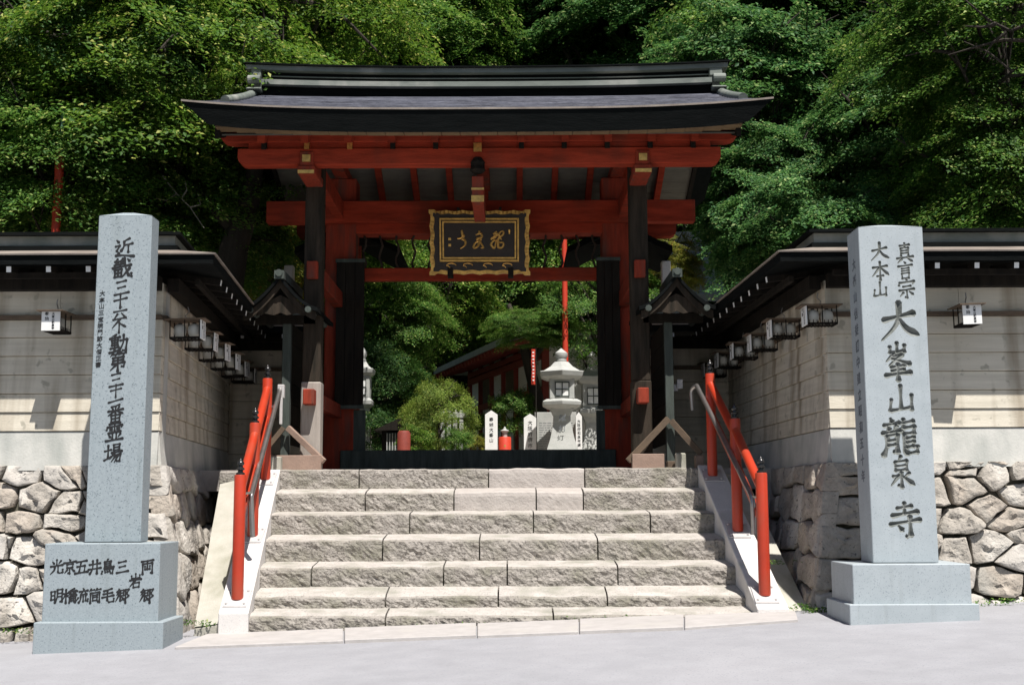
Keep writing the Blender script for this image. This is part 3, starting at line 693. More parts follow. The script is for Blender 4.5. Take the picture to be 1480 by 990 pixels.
# ------------------------------------------------------------------ rubble walls
def voronoi_cells(seeds, x0, x1, y0, y1, ay=1.5):
    cells = []
    for i, a in enumerate(seeds):
        poly = [(x0, y0), (x1, y0), (x1, y1), (x0, y1)]
        for j, b in enumerate(seeds):
            if i == j: continue
            wa = a[2] if len(a) > 2 else 0; wb = b[2] if len(b) > 2 else 0
            mx, my = (a[0] + b[0]) / 2, (a[1] + b[1]) / 2
            nx, ny = (b[0] - a[0]), (b[1] - a[1]) * ay * ay
            c = nx * mx + ny * my + (wa - wb)
            out = []
            for k in range(len(poly)):
                p, q = poly[k], poly[(k + 1) % len(poly)]
                dp = nx * p[0] + ny * p[1] - c; dq = nx * q[0] + ny * q[1] - c
                if dp <= 0: out.append(p)
                if (dp < 0 < dq) or (dq < 0 < dp):
                    t = dp / (dp - dq); out.append((p[0] + (q[0] - p[0]) * t, p[1] + (q[1] - p[1]) * t))
            poly = out
            if len(poly) < 3: break
        if len(poly) >= 3: cells.append(poly)
    return cells
def rubble(root, W, seeds, x0, x1, y0, y1, mats=('rock1', 'rock2', 'rock3', 'rock1'), bulge=.038, rough=1.0, ay=1.75):
    """W(s, h, depth) -> world"""
    seeds = [(q[0], q[1], random.uniform(-.016, .016)) for q in seeds]
    for ci, poly in enumerate(voronoi_cells(seeds, x0, x1, y0, y1, ay)):
        area = abs(sum(poly[i][0] * poly[(i + 1) % len(poly)][1] - poly[(i + 1) % len(poly)][0] * poly[i][1] for i in range(len(poly)))) / 2
        if area < .004: continue
        cx = sum(p[0] for p in poly) / len(poly); cy = sum(p[1] for p in poly) / len(poly)
        seed = random.uniform(0, 90)
        # subdivide edges, jitter
        ring = []
        for i in range(len(poly)):
            p, q = poly[i], poly[(i + 1) % len(poly)]
            l = math.hypot(q[0] - p[0], q[1] - p[1]); k = max(1, int(l / .07))
            for j in range(k):
                t = j / k; x = lerp(p[0], q[0], t); y = lerp(p[1], q[1], t)
                corner = (j == 0)
                border = x < x0 + .01 or x > x1 - .01 or y > y1 - .01
                f = .955 if (corner and not border) else 1.0
                x = cx + (x - cx) * f; y = cy + (y - cy) * f
                if not border:
                    x += .030 * nz(x * 6, y * 6, seed) + .014 * nz(x * 17, y * 17, seed); y += .030 * nz(x * 6, y * 6, seed + 4) + .014 * nz(x * 17, y * 17, seed + 4)
                ring.append((x, y, border))
        g = .011
        dense = []
        n = len(ring)
        def rg(scale, depth, jit):
            out = []
            for (x, y, bo) in ring:
                dx, dy = x - cx, y - cy; l = math.hypot(dx, dy) or 1
                gg = g if not bo else .002
                k = scale * (1 - gg / l)
                px_, py_ = cx + dx * k, cy + dy * k
                d = depth + jit * 1.3 * rough * (abs(nz(px_ * 6, py_ * 6, seed)) * 1.6 - .5 + .7 * nz(px_ * 17, py_ * 17, seed)) + (0 if depth < -.1 else (px_ - cx) * tx + (py_ - cy) * ty)
                out.append(W(px_, py_, d))
            return out
        b = bulge * random.uniform(.5, 1.5); tx = random.uniform(-.16, .16); ty = random.uniform(-.14, .10)
        rings = [rg(.97, -.15, 0), rg(1.0, -.035, .012), rg(.975, b * .35, .014), rg(.90, b * .78, .020), rg(.74, b * .95, .030), rg(.50, b, .036), rg(.24, b, .036)]
        cpt = W(cx, cy, b + .03 * nz(cx * 8, cy * 8, seed))
        vs = [p for r in rings for p in r] + [cpt]
        fs = [(i * n + j, i * n + (j + 1) % n, (i + 1) * n + (j + 1) % n, (i + 1) * n + j) for i in range(len(rings) - 1) for j in range(n)]
        k = (len(rings) - 1) * n
        fs += [(k + j, k + (j + 1) % n, len(vs) - 1) for j in range(n)]
        m = MB(); m.add(vs, fs)
        m.build('wall_stone', mats[random.randrange(len(mats))], root, smooth=True)

BAT = lambda h: .30 * (1 - clampf(h / Z_BASE, 0, 1)) + .03      # batter
HT = Z_BASE
def sd_front(lst, Y=12.35): return [(P(u, v, Y).x, P(u, v, Y).z) + tuple(r) for (u, v, *r) in lst]
rl = thing('rubble_wall', 'left retaining wall of rough pale rubble stones below the plank wall', 'stone wall', (CL[0], 12.4, 0), 'rubble retaining walls beside the stairs')
rr = thing('rubble_wall', 'right retaining wall of rounded rubble stones below the plank wall', 'stone wall', (CR[0], 12.4, 0), 'rubble retaining walls beside the stairs')
Zl = -.32
def z2(x, y): return (x * .2829, 660 + y * .2829)
SLD = [z2(*p) for p in [(20, 65), (190, 100), (385, 115), (55, 200), (260, 205), (400, 245), (170, 330), (390, 335), (-40, 330), (95, 460), (205, 480), (330, 430), (-30, 460), (30, 600), (160, 610), (60, 790), (270, 600), (300, 760), (40, 925), (125, 930), (230, 930), (440, 100), (450, 250), (450, 400), (560, 90), (560, 230), (560, 370),
        (480, 560), (470, 720), (480, 870), (650, 560), (650, 720), (650, 870), (800, 470), (810, 610), (800, 760), (840, 880), (860, 65), (850, 215), (840, 350), (700, 65), (700, 215), (700, 360)]]
seedsL = sd_front(SLD)
for x in (-4.9 - .55 * 1, -6.0, -6.6, -7.3, -8.0, -8.8):
    for h in (.05, .45, .85, 1.25): seedsL.append((x - .25 + random.uniform(-.12, .12) - (.2 if h in (.45, 1.25) else 0), h + random.uniform(-.06, .06)))
xcl = CL[0]
def WL(s, h, d):
    b = BAT(h); f = (s + 9.5) / (xcl + .3 + 9.5)
    return (-9.5 + f * (xcl + b + .02 + 9.5), 12.5 - b - d, h)
rubble(rl, WL, seedsL, -9.5, xcl + .3, Zl, HT)
MB().hexa([(-9.5, 12.32, Zl), (xcl + .22, 12.32, Zl), (xcl + .22, 12.6, Zl), (-9.5, 12.6, Zl), (-9.5, 12.53, HT - .02), (xcl - .03, 12.53, HT - .02), (xcl - .03, 12.7, HT - .02), (-9.5, 12.7, HT - .02)]).build('wall_backing', 'mortar', rl)
# side faces running back to the landing
def side_seeds(L, h0):
    out = []
    for r, h in enumerate([.1, .45, .80, 1.12, HT - .10]):
        s = -.1 + (.28 if r % 2 else .12)
        while s < L + .3:
            out.append((s + random.uniform(-.08, .08), h + random.uniform(-.05, .05))); s += random.uniform(.40, .62)
    return out
def side_face(root, c, cb, sgn, mats):
    Ls = cb[1] - 12.2
    def WS(s, h, d):
        b = BAT(h); t = clampf(s / Ls, 0, 1); x = lerp(c[0], cb[0], t)
        y = 12.5 - b - .02 + (s / Ls) * (cb[1] - 12.5 + b + .02)
        return (x - sgn * (b + d + .02) , y, h)
    rubble(root, WS, side_seeds(Ls, 0), 0, Ls, Zl, HT, mats=mats, bulge=.035, rough=.55, ay=1.3)
    x0, x1 = c[0], cb[0]
    MB().hexa([(x0 - sgn * .28, 12.3, Zl), (x0 + sgn * .3, 12.3, Zl), (x1 + sgn * .3, 17.3, Zl), (x1 - sgn * .28, 17.3, Zl), (x0 + sgn * .03, 12.6, HT - .02), (x0 + sgn * .3, 12.6, HT - .02), (x1 + sgn * .3, 17.3, HT - .02), (x1 + sgn * .03, 17.3, HT - .02)]).build('wall_backing', 'mortar', root)
side_face(rl, CL, CLb, -1, ('rock1', 'rock2', 'rock3'))
side_face(rr, CR, CRb, 1, ('rock1', 'rock2', 'rock1'))
def z3(x, y): return (1340 + x * .2627, 640 + y * .2627)
def z4(x, y): return (1100 + x * .2627, 640 + y * .2627)
SRD = [z3(*p) for p in [(100, 90), (350, 70), (110, 150), (300, 175), (490, 155), (110, 240), (290, 355), (490, 280), (100, 430), (300, 570), (500, 480), (80, 590), (390, 770), (120, 760), (500, 640), (280, 880), (370, 890), (490, 880), (560, 770), (440, 420)]]
SRD += [z4(*p) for p in [(440, 100), (440, 235), (440, 380), (430, 540), (420, 720), (420, 880), (640, 100), (640, 250), (660, 390), (640, 560), (680, 720), (660, 880), (830, 110), (850, 260), (830, 420), (850, 580), (850, 740), (840, 890)]]
seedsR = sd_front(SRD)
for x in (5.7, 6.3, 7.0, 7.7, 8.4, 9.1):
    for h in (.1, .5, .9, 1.3): seedsR.append((x + random.uniform(-.12, .12) + (.25 if h in (.5, 1.3) else 0), h + random.uniform(-.06, .06)))
xcr = CR[0]
def WR(s, h, d):
    b = BAT(h); f = (9.5 - s) / (9.5 - (xcr - .3))
    return (9.5 - f * (9.5 - (xcr - b - .02)), 12.5 - b - d, h)
rubble(rr, WR, seedsR, xcr - .3, 9.5, Zl, HT)
MB().hexa([(xcr - .22, 12.32, Zl), (9.5, 12.32, Zl), (9.5, 12.6, Zl), (xcr - .22, 12.6, Zl), (xcr + .03, 12.53, HT - .02), (9.5, 12.53, HT - .02), (9.5, 12.7, HT - .02), (xcr + .03, 12.7, HT - .02)]).build('wall_backing', 'mortar', rr)

# ================================================================== GRANITE MONUMENTS
def monument(label, plinth, block, post, mat, gmat):
    """each: (u_left, u_right, v_top, v_bottom, Y front, depth)"""
    t = thing('stone_monument', label, 'stone monument', P((plinth[0] + plinth[1]) / 2, plinth[3], plinth[4]), 'inscribed granite pillars flanking the stairs')
    faces = {}
    for nm, (u0, u1, vt, vb, Y, D, utl, utr) in (('plinth', plinth), ('pedestal', block), ('pillar', post)):
        x0, x1 = PX(u0, Y, vb), PX(u1, Y, vb); z0, z1 = PZ(vb, Y, (u0 + u1) / 2), PZ(vt, Y, (u0 + u1) / 2)
        xt0, xt1 = (PX(utl, Y, vt), PX(utr, Y, vt)) if utl else (x0, x1)
        m = MB()
        if nm == 'plinth': z0 -= .3
        if nm == 'pillar':
            m.hexa([(x0, Y, z0), (x1, Y, z0), (x1, Y + D, z0), (x0, Y + D, z0), (xt0, Y, z1), (xt1, Y, z1), (xt1, Y + D, z1), (xt0, Y + D, z1)])
            a = .05; cxx, cyy = (xt0 + xt1) / 2, Y + D / 2
            m2 = MB(); m2.hexa([(xt0, Y, z1), (xt1, Y, z1), (xt1, Y + D, z1), (xt0, Y + D, z1), (lerp(xt0, cxx, .8), lerp(Y, cyy, .8), z1 + a), (lerp(xt1, cxx, .8), lerp(Y, cyy, .8), z1 + a), (lerp(xt1, cxx, .8), lerp(Y + D, cyy, .8), z1 + a), (lerp(xt0, cxx, .8), lerp(Y + D, cyy, .8), z1 + a)])
            m2.build('pillar_top', mat, t)
            m2 = None
        else:
            m.box(x0, x1, Y, Y + D, z0, z1)
        o = m.build(nm, mat, t, bevel=.006)
        faces[nm] = (x0, x1, z0, z1, Y, xt0, xt1, D, o)
    return t, faces
mL, fL = monument('tall grey granite pillar with black brushed characters on a block base, left of the stairs',
    (47, 235, 899, 931, 11.20, .68, 0, 0), (60, 228, 785, 899, 11.28, .62, 0, 0), (122, 203, 312, 783, 11.50, .235, 143, 220), 'granite', None)
mR, fR = monument('thick pale granite pillar with deep carved characters, right of the stairs',
    (1229, 1417, 873, 903, 11.00, .80, 0, 0), (1234, 1405, 815, 873, 11.06, .74, 0, 0), (1262, 1357, 328, 813, 11.22, .38, 1240, 1333), 'granite_pale', None)
def colm(chars, pts, size):
    """vertical column between photo points top and bottom"""
    (u0, v0), (u1, v1) = pts; n = len(chars); out = []
    for i, c in enumerate(chars):
        t = i / (n - 1) if n > 1 else 0
        out.append((c, lerp(u0, u1, t), lerp(v0, v1, t), size if not isinstance(size, (list, tuple)) else size[i]))
    return out
def onface(items, Y):   # photo positions -> (x, z) on a plane
    r = []
    for c, u, v, s in items:
        p = P(u, v, Y); r.append((c, p.x, p.z, s * Y / FPX))
    return r
# left pillar
Yp = 11.50
main = [(c, u, v, s * .86) for c, u, v, s in [('近', 180, 360, 34), ('畿', 176.5, 389, 34), ('三', 176, 416, 28), ('十', 174, 435, 26), ('六', 173.5, 453, 26), ('不', 172.5, 470, 27), ('動', 171.5, 497, 32), ('第', 170.5, 523, 30), ('三', 168, 549, 26), ('十', 167.5, 565, 22), ('一', 167, 579, 26), ('番', 167, 598, 28), ('霊', 165.5, 625, 30), ('場', 163.5, 655, 30)]]
m = MB()
for c, a, b, s in onface(main, Yp): brush(m, c, a, b, s * 1.07, lambda a, b, d: (a, Yp - d, b), .115, .0015, slant=.25)
m.build('inscription', 'ink', mL)
small = colm('大本山三宝院門跡大僧正書', ((148, 424), (142, 527)), 8.5)
m = letters(MB(), onface(small, Yp), lambda a, b, d: (a, Yp - .002 - d, b), .0015, .012, .15)
m.build('small_inscription', 'ink', mL)
Yb_ = 11.28
us_ = [82, 101, 118, 137, 156, 177, 214]
ped = [(c, u, 819, 21) for c, u in zip('光京五井鳥三', us_)] + [('両', 213, 819, 21), ('岩', 196, 839, 20)]
ped += [(c, u, 861, 20.5) for c, u in zip('明橋流筒毛郷', us_)] + [('郷', 212, 861, 20.5)]
m = MB()
for c, a, b, s in onface(ped, Yb_): brush(m, c, a, b, s * .97, lambda a, b, d: (a, Yb_ - d, b), .135, .0015, slant=.18)
m.build('inscription', 'ink', mL)
# right pillar, carved
Yr = 11.22
carv = [('真', 1307.5, 366, 29), ('言', 1308.5, 392, 27), ('宗', 1310.5, 418, 30), ('大', 1271, 364, 30), ('本', 1272, 392, 29), ('山', 1272, 419, 26),
        ('大', 1299, 465, 62), ('峯', 1297, 521, 52), ('山', 1302, 577, 46), ('龍', 1301, 633, 56), ('泉', 1303, 683, 44), ('寺', 1308, 753, 52)]
base = fR['pillar'][8]
def vol(me):
    bm = bmesh.new(); bm.from_mesh(me); v = bm.calc_volume(); bm.free(); return v
v0 = vol(base.data); flat = MB()
base.data.materials.append(MT['carve'])
for ch, a, b, size in onface(carv, Yr):
    m = brush(MB(), ch, a, b, size, lambda a, b, d: (a, Yr - d, b), .128 if size > .25 else .12, vgroove=True, slant=.15)
    cutter = m.build('cutter', 'carve', None)
    md = base.modifiers.new('carve', 'BOOLEAN'); md.operation = 'DIFFERENCE'; md.object = cutter; md.solver = 'EXACT'; md.use_self = True
    try: md.material_mode = 'TRANSFER'
    except Exception: pass
    me = bpy.data.meshes.new_from_object(base.evaluated_get(bpy.context.evaluated_depsgraph_get()))
    base.modifiers.clear(); bpy.data.objects.remove(cutter)
    v1 = vol(me)
    if len(me.polygons) > len(base.data.polygons) + 12 and 0 < v0 - v1 < v0 * .02:
        base.data = me; v0 = v1
    else:
        print('carve fallback', ch); brush(flat, ch, a, b, size, lambda a, b, d: (a, Yr - d, b), .11, .0015, slant=.15)
if flat.v: flat.build('inscription', 'carve', mR)
xl_ = fR['pillar']
sidec = [c for c in '大峯山信徒講中建立昭和五十年']
m = MB()
for i, c in enumerate(sidec):
    v = lerp(385, 690, i / (len(sidec) - 1)); t = (v - 328) / (813 - 328)
    xs_ = lerp(xl_[5], xl_[0], t); z = PZ(v, Yr + .19)
    vs, fs = text_verts(c, .115, .002, .001, .1)
    m.add([(xs_ - .0015 - w.z, Yr + .19 - w.x, z + w.y) for w in vs], fs)
m.build('side_inscription', 'ink_soft', mR)
# ================================================================== GATE
GX = PX(690, 14.2, 170)
YF, YM = 15.5, 17.9
HW = (PX(1118, 14.2, 145) - PX(262, 14.2, 145)) / 2
gate = thing('temple_gate', 'vermilion wooden temple gate with a thick black eave and bluish shingled roof', 'gate', (GX, YM, LAND))
YE, YR = 14.2, 17.0           # front eave, ridge
ZEt = PZ(157, YE); ZEb = PZ(189, YE); ZRr = PZ(137, YR) + .02
YB = YR + 2.5      # rear eave
def rise(x): a = abs((x - GX) / HW); return .115 * a ** 3.2
def roof_z(x, y, top=True):
    t = clampf(abs(y - YR) / (YR - YE), 0, 1.1)
    z = ZRr + (ZEt - ZRr) * (t ** .86)
    z += rise(x) * (.35 + .65 * t)
    return z
NX = 48
xsg = lin(GX - HW, GX + HW, NX + 1)
# shingle courses, front and rear: each course a low step
def slope(y0, y1, name):
    NC = 15; m = MB()
    for c in range(NC):
        a = lerp(y0, y1, c / NC); b = lerp(y0, y1, (c + 1) / NC); rows = [[], [], []]
        for i, x in enumerate(xsg[1:-1]):
            w = .006 * nz(x * 5, c * 3.1) + .003 * nz(x * 17, c)
            rows[0].append((x, a, roof_z(x, a) - .03)); rows[1].append((x, a + .004, roof_z(x, a) + .014 + w)); rows[2].append((x, b, roof_z(x, b) + .002))
        m.grid(rows)
    return m.build(name, 'shingle', gate)
slope(YE + .03, YR, 'front_shingles'); slope(YB - .03, YR, 'rear_shingles')
# thick black eave body (closed solid under the shingles)
m = MB(); ys = lin(YE, YR, 8) + lin(YR + .35, YB, 8)
def under(x, y):
    t = clampf(abs(y - YR) / (YR - YE), 0, 1.1)
    return roof_z(x, y) - .04 - (ZEt - ZEb - .04) * 1.0
EX = lambda x, y: x
top = [[(x, y, roof_z(x, y) - .006) for x in xsg] for y in ys]
bot = []
for y in ys:
    r = []
    for x in xsg:
        a = (x - GX) / HW; inset = .0
        xx = GX + (x - GX) * (1 - .085 * abs(a) ** 6)
        r.append((xx, y + (.06 if y == YE else (-.06 if y == YB else 0)), under(x, y)))
    bot.append(r)
m.grid(top); m.grid(bot)
for rw in (0, -1): m.grid([top[rw], bot[rw]])
for c in (0, -1): m.grid([[r[c] for r in top], [r[c] for r in bot]])
m.build('eave_body', 'eave', gate)
# thin lit lip on the front edge
m = MB(); m.grid([[(x, YE - .012, roof_z(x, YE) - .012) for x in xsg], [(x, YE - .014, roof_z(x, YE) + .010) for x in xsg], [(x, YE + .03, roof_z(x, YE) + .014) for x in xsg]])
m.build('eave_lip', 'eaveedge', gate)
# ridge
def ridge(o0, o1, z0, z1, hw, name, mat, endrise=.05, n=24):
    m = MB(); rows = []
    for i in range(n + 1):
        x = GX + .06 + (-hw + 2 * hw * i / n); a = abs(2 * i / n - 1); dz = endrise * a ** 2.5
        rows.append([(x, YR + o0, z0 + dz), (x, YR + o0, z1 + dz), (x, YR + o1, z1 + dz), (x, YR + o1, z0 + dz)])
    vs = [q for r in rows for q in r]
    fs = [(i * 4 + j, i * 4 + (j + 1) % 4, (i + 1) * 4 + (j + 1) % 4, (i + 1) * 4 + j) for i in range(n) for j in range(4)] + [(3, 2, 1, 0), (n * 4, n * 4 + 1, n * 4 + 2, n * 4 + 3)]
    m.add(vs, fs); return m.build(name, mat, gate)
rz = lambda v: PZ(v, YR - .2)
ridge(-.20, .20, ZRr - .15, rz(126), 3.20, 'ridge_base', 'eave')
ridge(-.30, .30, rz(128.5), rz(121.5), 3.18, 'ridge_ledge', 'copper')
ridge(-.15, .15, rz(122), rz(107), 3.16, 'ridge_panel', 'eave')
ridge(-.17, .17, rz(113.3), rz(112), 3.16, 'ridge_moulding', 'copper')
ridge(-.25, .25, rz(107), rz(100.5), 3.42, 'ridge_cap', 'copper', .07)
ridge(-.29, .29, rz(100.5), rz(98.5), 3.45, 'ridge_top', 'eave', .075)
for s in (-1, 1):
    x = GX + .06 + s * 3.18
    m = MB()
    m.box(x - .02, x + s * .16, YR - .24, YR + .24, rz(112), rz(99) + .03)
    m.tube([(x + s * .02, YR - .26, rz(116)), (x + s * .20, YR - .26, rz(116))], .062, 14).tube([(x + s * .02, YR + .26, rz(116)), (x + s * .20, YR + .26, rz(116))], .062, 14)
    m.box(x - .01, x + s * .13, YR - .20, YR + .20, rz(128), rz(112))
    m.hexa([(x, YR - .42, rz(136) + .02), (x + s * .20, YR - .42, rz(136) + .02), (x + s * .20, YR + .42, rz(136) + .02), (x, YR + .42, rz(136) + .02), (x, YR - .26, rz(127)), (x + s * .20, YR - .26, rz(127)), (x + s * .20, YR + .26, rz(127)), (x, YR + .26, rz(127))])
    m.build('ridge_end_tile', 'copper', gate, bevel=.008)
    # verge caps running down the slope
    m = MB()
    pts = [(x + s * .12, y, roof_z(x, y) + .035) for y in lin(YR - .3, YE + .9, 7)]
    m.tube(pts, .06, 10); m.build('verge_roll', 'copper', gate, smooth=True)
# white gable boards under the verge
for s in (-1, 1):
    m = MB(); rows = []
    xv = GX + s * (HW - .38)
    for y in lin(YE + .25, YB - .25, 19):
        zt = under(xv, y) + .02
        rows.append((y, zt))
    vs = []
    for y, z in rows: vs += [(xv - .03, y, z), (xv + .03, y, z), (xv + .03, y, z - .19), (xv - .03, y, z - .19)]
    n = len(rows); fs = [(i * 4 + j, i * 4 + (j + 1) % 4, (i + 1) * 4 + (j + 1) % 4, (i + 1) * 4 + j) for i in range(n - 1) for j in range(4)] + [(3, 2, 1, 0), ((n - 1) * 4, (n - 1) * 4 + 1, (n - 1) * 4 + 2, (n - 1) * 4 + 3)]
    MB().add(vs, fs).build('barge_board', 'darkwood' , gate)
    m = MB()
    xa, xb = sorted((xv - s * .34, xv - s * .04)); rws = [[(xa, y, z - .015), (xb, y, z - .015)] for y, z in rows]
    m.grid(rws); m.grid([[(p[0], p[1], p[2] + .015) for p in r] for r in rws])
    m.build('verge_soffit', 'palewood', gate)
# tan eave board edge below the black eave
m = MB(); n = 28; x0, x1 = PX(312, YE + .2, 190), PX(1072, YE + .2, 190)
for i in range(n):
    a = lerp(x0, x1, i / n) + .004; b = lerp(x0, x1, (i + 1) / n) - .004; xm = (a + b) / 2
    z = PZ(188.5, YE + .2) + rise(xm) * .8
    MB().box(a, b, YE + .13, YE + .33, z - .026, z + .03).build('soffit_board', 'tanboard', gate)
# ceiling boards and rafters
YC0, YC1 = YE + .35, YB - .35
def ceil_z(y): t = abs(y - YR) / (YR - YE); return ZRr + (ZEt - ZRr) * t ** .86 - .34
xr0, xr1 = GX - HW + .40, GX + HW - .40
for a, b in ((YC0, YR), (YR, YC1)):
    k = 8
    for i in range(k):
        y0, y1 = lerp(a, b, i / k) + .003, lerp(a, b, (i + 1) / k) - .003
        m = MB(); m.hexa([(xr0, y0, ceil_z(y0)), (xr1, y0, ceil_z(y0)), (xr1, y1, ceil_z(y1)), (xr0, y1, ceil_z(y1)), (xr0, y0, ceil_z(y0) + .02), (xr1, y0, ceil_z(y0) + .02), (xr1, y1, ceil_z(y1) + .02), (xr0, y1, ceil_z(y1) + .02)])
        m.build('ceiling_board', 'ceilboard', gate)
nr = 14; rspan = (PX(1000, 14.9, 213) - PX(384, 14.9, 213)) / 10
RX = [PX(384, 14.9, 213) + rspan * i for i in range(11)]
for x in RX:
    for a, b in ((YC0 + .05, YR), (YR, YC1 - .05)):
        pts = lin(a, b, 5); m = MB()
        for p, q in zip(pts[:-1], pts[1:]):
            m.hexa([(x - .045, p, ceil_z(p) - .10), (x + .045, p, ceil_z(p) - .10), (x + .045, q, ceil_z(q) - .10), (x - .045, q, ceil_z(q) - .10), (x - .045, p, ceil_z(p) - .003), (x + .045, p, ceil_z(p) - .003), (x + .045, q, ceil_z(q) - .003), (x - .045, q, ceil_z(q) - .003)])
        m.build('rafter', 'red', gate)
# front purlin group (double beam with square blocks), and the same at the rear
YP = 14.9
def purlin_group(YP, front):
    zu0, zu1 = PZ(208, 14.9), PZ(193, 14.9); zl0, zl1 = PZ(240, 14.9), PZ(217, 14.9)
    x0, x1 = PX(322, 14.9, 200), PX(1063, 14.9, 200); y0, y1 = PX(346, 14.9, 230), PX(1040, 14.9, 230)
    # upper purlin with rounded under-ends
    def curved(xa, xb, z0, z1, Y0, Y1, drop=.16):
        pts = [(xa, z1), (xa, z0 + (z1 - z0) * .45)]
        for i in range(5): t = i / 4 * math.pi / 2; pts.append((xa + drop * (1 - math.cos(t)) , z0 + (z1 - z0) * .45 * (1 - math.sin(t))))
        q = [(xa + xb - p[0], p[1]) for p in reversed(pts)]
        return pts + q
    m = MB(); m.prism(curved(x0, x1, zu0, zu1, 0, 0), YP - .11, YP + .11); m.build('purlin', 'red', gate, bevel=.006)
    m = MB(); m.prism(curved(x0 + .01, x1 - .01, zu1 - .002, zu1 + .075, 0, 0, .05), YP - .14, YP + .07); m.build('purlin_cap', 'red', gate)
    m = MB(); m.box(y0 + .12, y1 - .12, YP - .055, YP + .05, zl1 - .001, zu0 + .001); m.build('purlin_filler', 'red', gate)
    m = MB(); m.prism(curved(y0, y1, zl0, zl1, 0, 0, .10), YP - .10, YP + .10); m.build('head_beam', 'red', gate, bevel=.006)
    if not front: return
    for i, x in enumerate(RX):
        if i % 1 == 0:
            zc = (zu0 + zl1) / 2
            m = MB(); m.box(x - .030, x + .030, YP - .125, YP + .02, zc - .055, zc + .05)
            m.build('dark_peg', 'gold' if i in (1, 2) else 'darkwood', gate)
    for a, b in zip(RX[:-1], RX[1:]):
        MB().box(a + .10, b - .10, YP - .060, YP - .05, zl1 - .0, zl1 + .014).build('seam_strip', 'darkwood', gate)
purlin_group(14.9, True); purlin_group(YR + (YR - 14.9), False)
# posts, pillars
XL, XRr = PX(452.5, YF, 500), PX(925, YF, 500)
xm = [(PX(471, YM, 500), PX(515, YM, 500)), (PX(871, YM, 500), PX(915, YM, 500))]
for i, x in enumerate((XL, XRr)):
    zt = PZ(240, 14.9); zs = LAND + .02
    dark_to = PZ(552, YF)  # eave shadow line; left foot below is painted paler as sunlit, weathered wood
    m = MB(); m.box(x - .115, x + .115, YF - .11, YF + .11, dark_to, PZ(222, YF) ); m.build('front_post', 'postwood', gate, bevel=.012)
    m = MB(); m.box(x - .125, x + .125, YF - .12, YF + .12, zs, dark_to + .0); m.build('post_foot', 'palewood' if i == 0 else 'postwood', gate, bevel=.014, **({'label': 'weathered lower end of the front post, coloured pale as sunlit'} if i == 0 else {}))
    # bracket on top
    m = MB(); m.box(x - .11, x + .11, YP - .16, YF + .12, PZ(255, YP), PZ(243, YP)); m.box(x - .085, x + .085, YP - .14, YF, PZ(243, YP) , PZ(222, YP)); m.build('bracket', 'redpost', gate, bevel=.015)
    m = MB(); m.box(x - .05, x + .05, YP - .165, YP - .14, PZ(238, YP), PZ(228, YP)); m.build('gilt_fitting', 'gold', gate); m = MB(); m.box(x - .10, x + .10, YP - .175, YP - .16, PZ(255, YP), PZ(250, YP)); m.build('gilt_fitting', 'gold', gate)
    for v0, v1, dp in ((378, 403, .19), (563, 585, .30)):
        m = MB(); m.box(x - .07, x + .07, YF - dp, YM, PZ(v1, YF - .1), PZ(v0, YF - .1)); m.build('tie_beam', 'redpost', gate, bevel=.01)
    m = MB(); m.box(x - .07, x + .07, YF, YM + 1.0, PZ(322, YM), PZ(298, YM)); m.build('upper_tie', 'red', gate, bevel=.01)
for i, (a, b) in enumerate(xm):
    m = MB(); m.box(a, b, YM - .19, YM + .19, LAND + .02, PZ(262, YM)); m.build('main_pillar', 'redpost', gate, bevel=.015)
    m = MB(); m.box(a - .03, b + .03, YM - .22, YM + .22, LAND - .01, LAND + .09); m.build('pillar_stone', 'concrete', gate, bevel=.012)
    xr = (a + b) / 2
    m = MB(); m.box(xr - .13, xr + .13, YM + 1.0, YM + 1.25, LAND, PZ(330, YM + 1.1)); m.build('rear_post', 'redpost', gate, bevel=.01)
# header, lower header, threshold
def beam(u0, u1, v0, v1, Y, dy, name, mat, bev=.01):
    m = MB(); m.box(PX(u0, Y, v0), PX(u1, Y, v0), Y - dy, Y + dy, PZ(v1, Y), PZ(v0, Y)); return m.build(name, mat, gate, bevel=bev)
beam(387, 1003, 292, 323, YM - .21, .10, 'header_beam', 'red')
beam(516, 870, 296, 340, YM - .02, .15, 'lintel', 'red')
beam(516, 870, 388, 406, YM, .07, 'transom', 'red')
m = MB(); m.box(PX(492, YM - .2, 660), PX(890, YM - .2, 660), YM - .24, YM + .1, LAND, PZ(650, YM - .2)); m.build('threshold', 'greywood', gate, bevel=.012, label='dark grey threshold beam across the foot of the opening')
# beams along the depth and struts under the roof
for x in ((xm[0][0] + xm[0][1]) / 2, (xm[1][0] + xm[1][1]) / 2, PX(691, 15, 270)):
    m = MB(); m.box(x - .09, x + .09, YP + 1.1, YB - 1.0, PZ(262, YM), PZ(248, YM)); m.build('cross_beam', 'redpost', gate)
    m = MB(); m.box(x - .07, x + .07, YR - .08, YR + .08, PZ(250, YM), ceil_z(YR) - .1); m.build('king_strut', 'red', gate)
m = MB(); m.box(xr0 + .1, xr1 - .1, YR - .09, YR + .09, ceil_z(YR) - .22, ceil_z(YR) - .02); m.build('ridge_beam', 'red', gate)
m = MB(); m.box(xm[0][0] - .6, xm[1][1] + .6, YM + 1.0, YM + 1.15, PZ(325, YM + 1.1), PZ(300, YM + 1.1)); m.build('rear_beam', 'darkwood', gate)
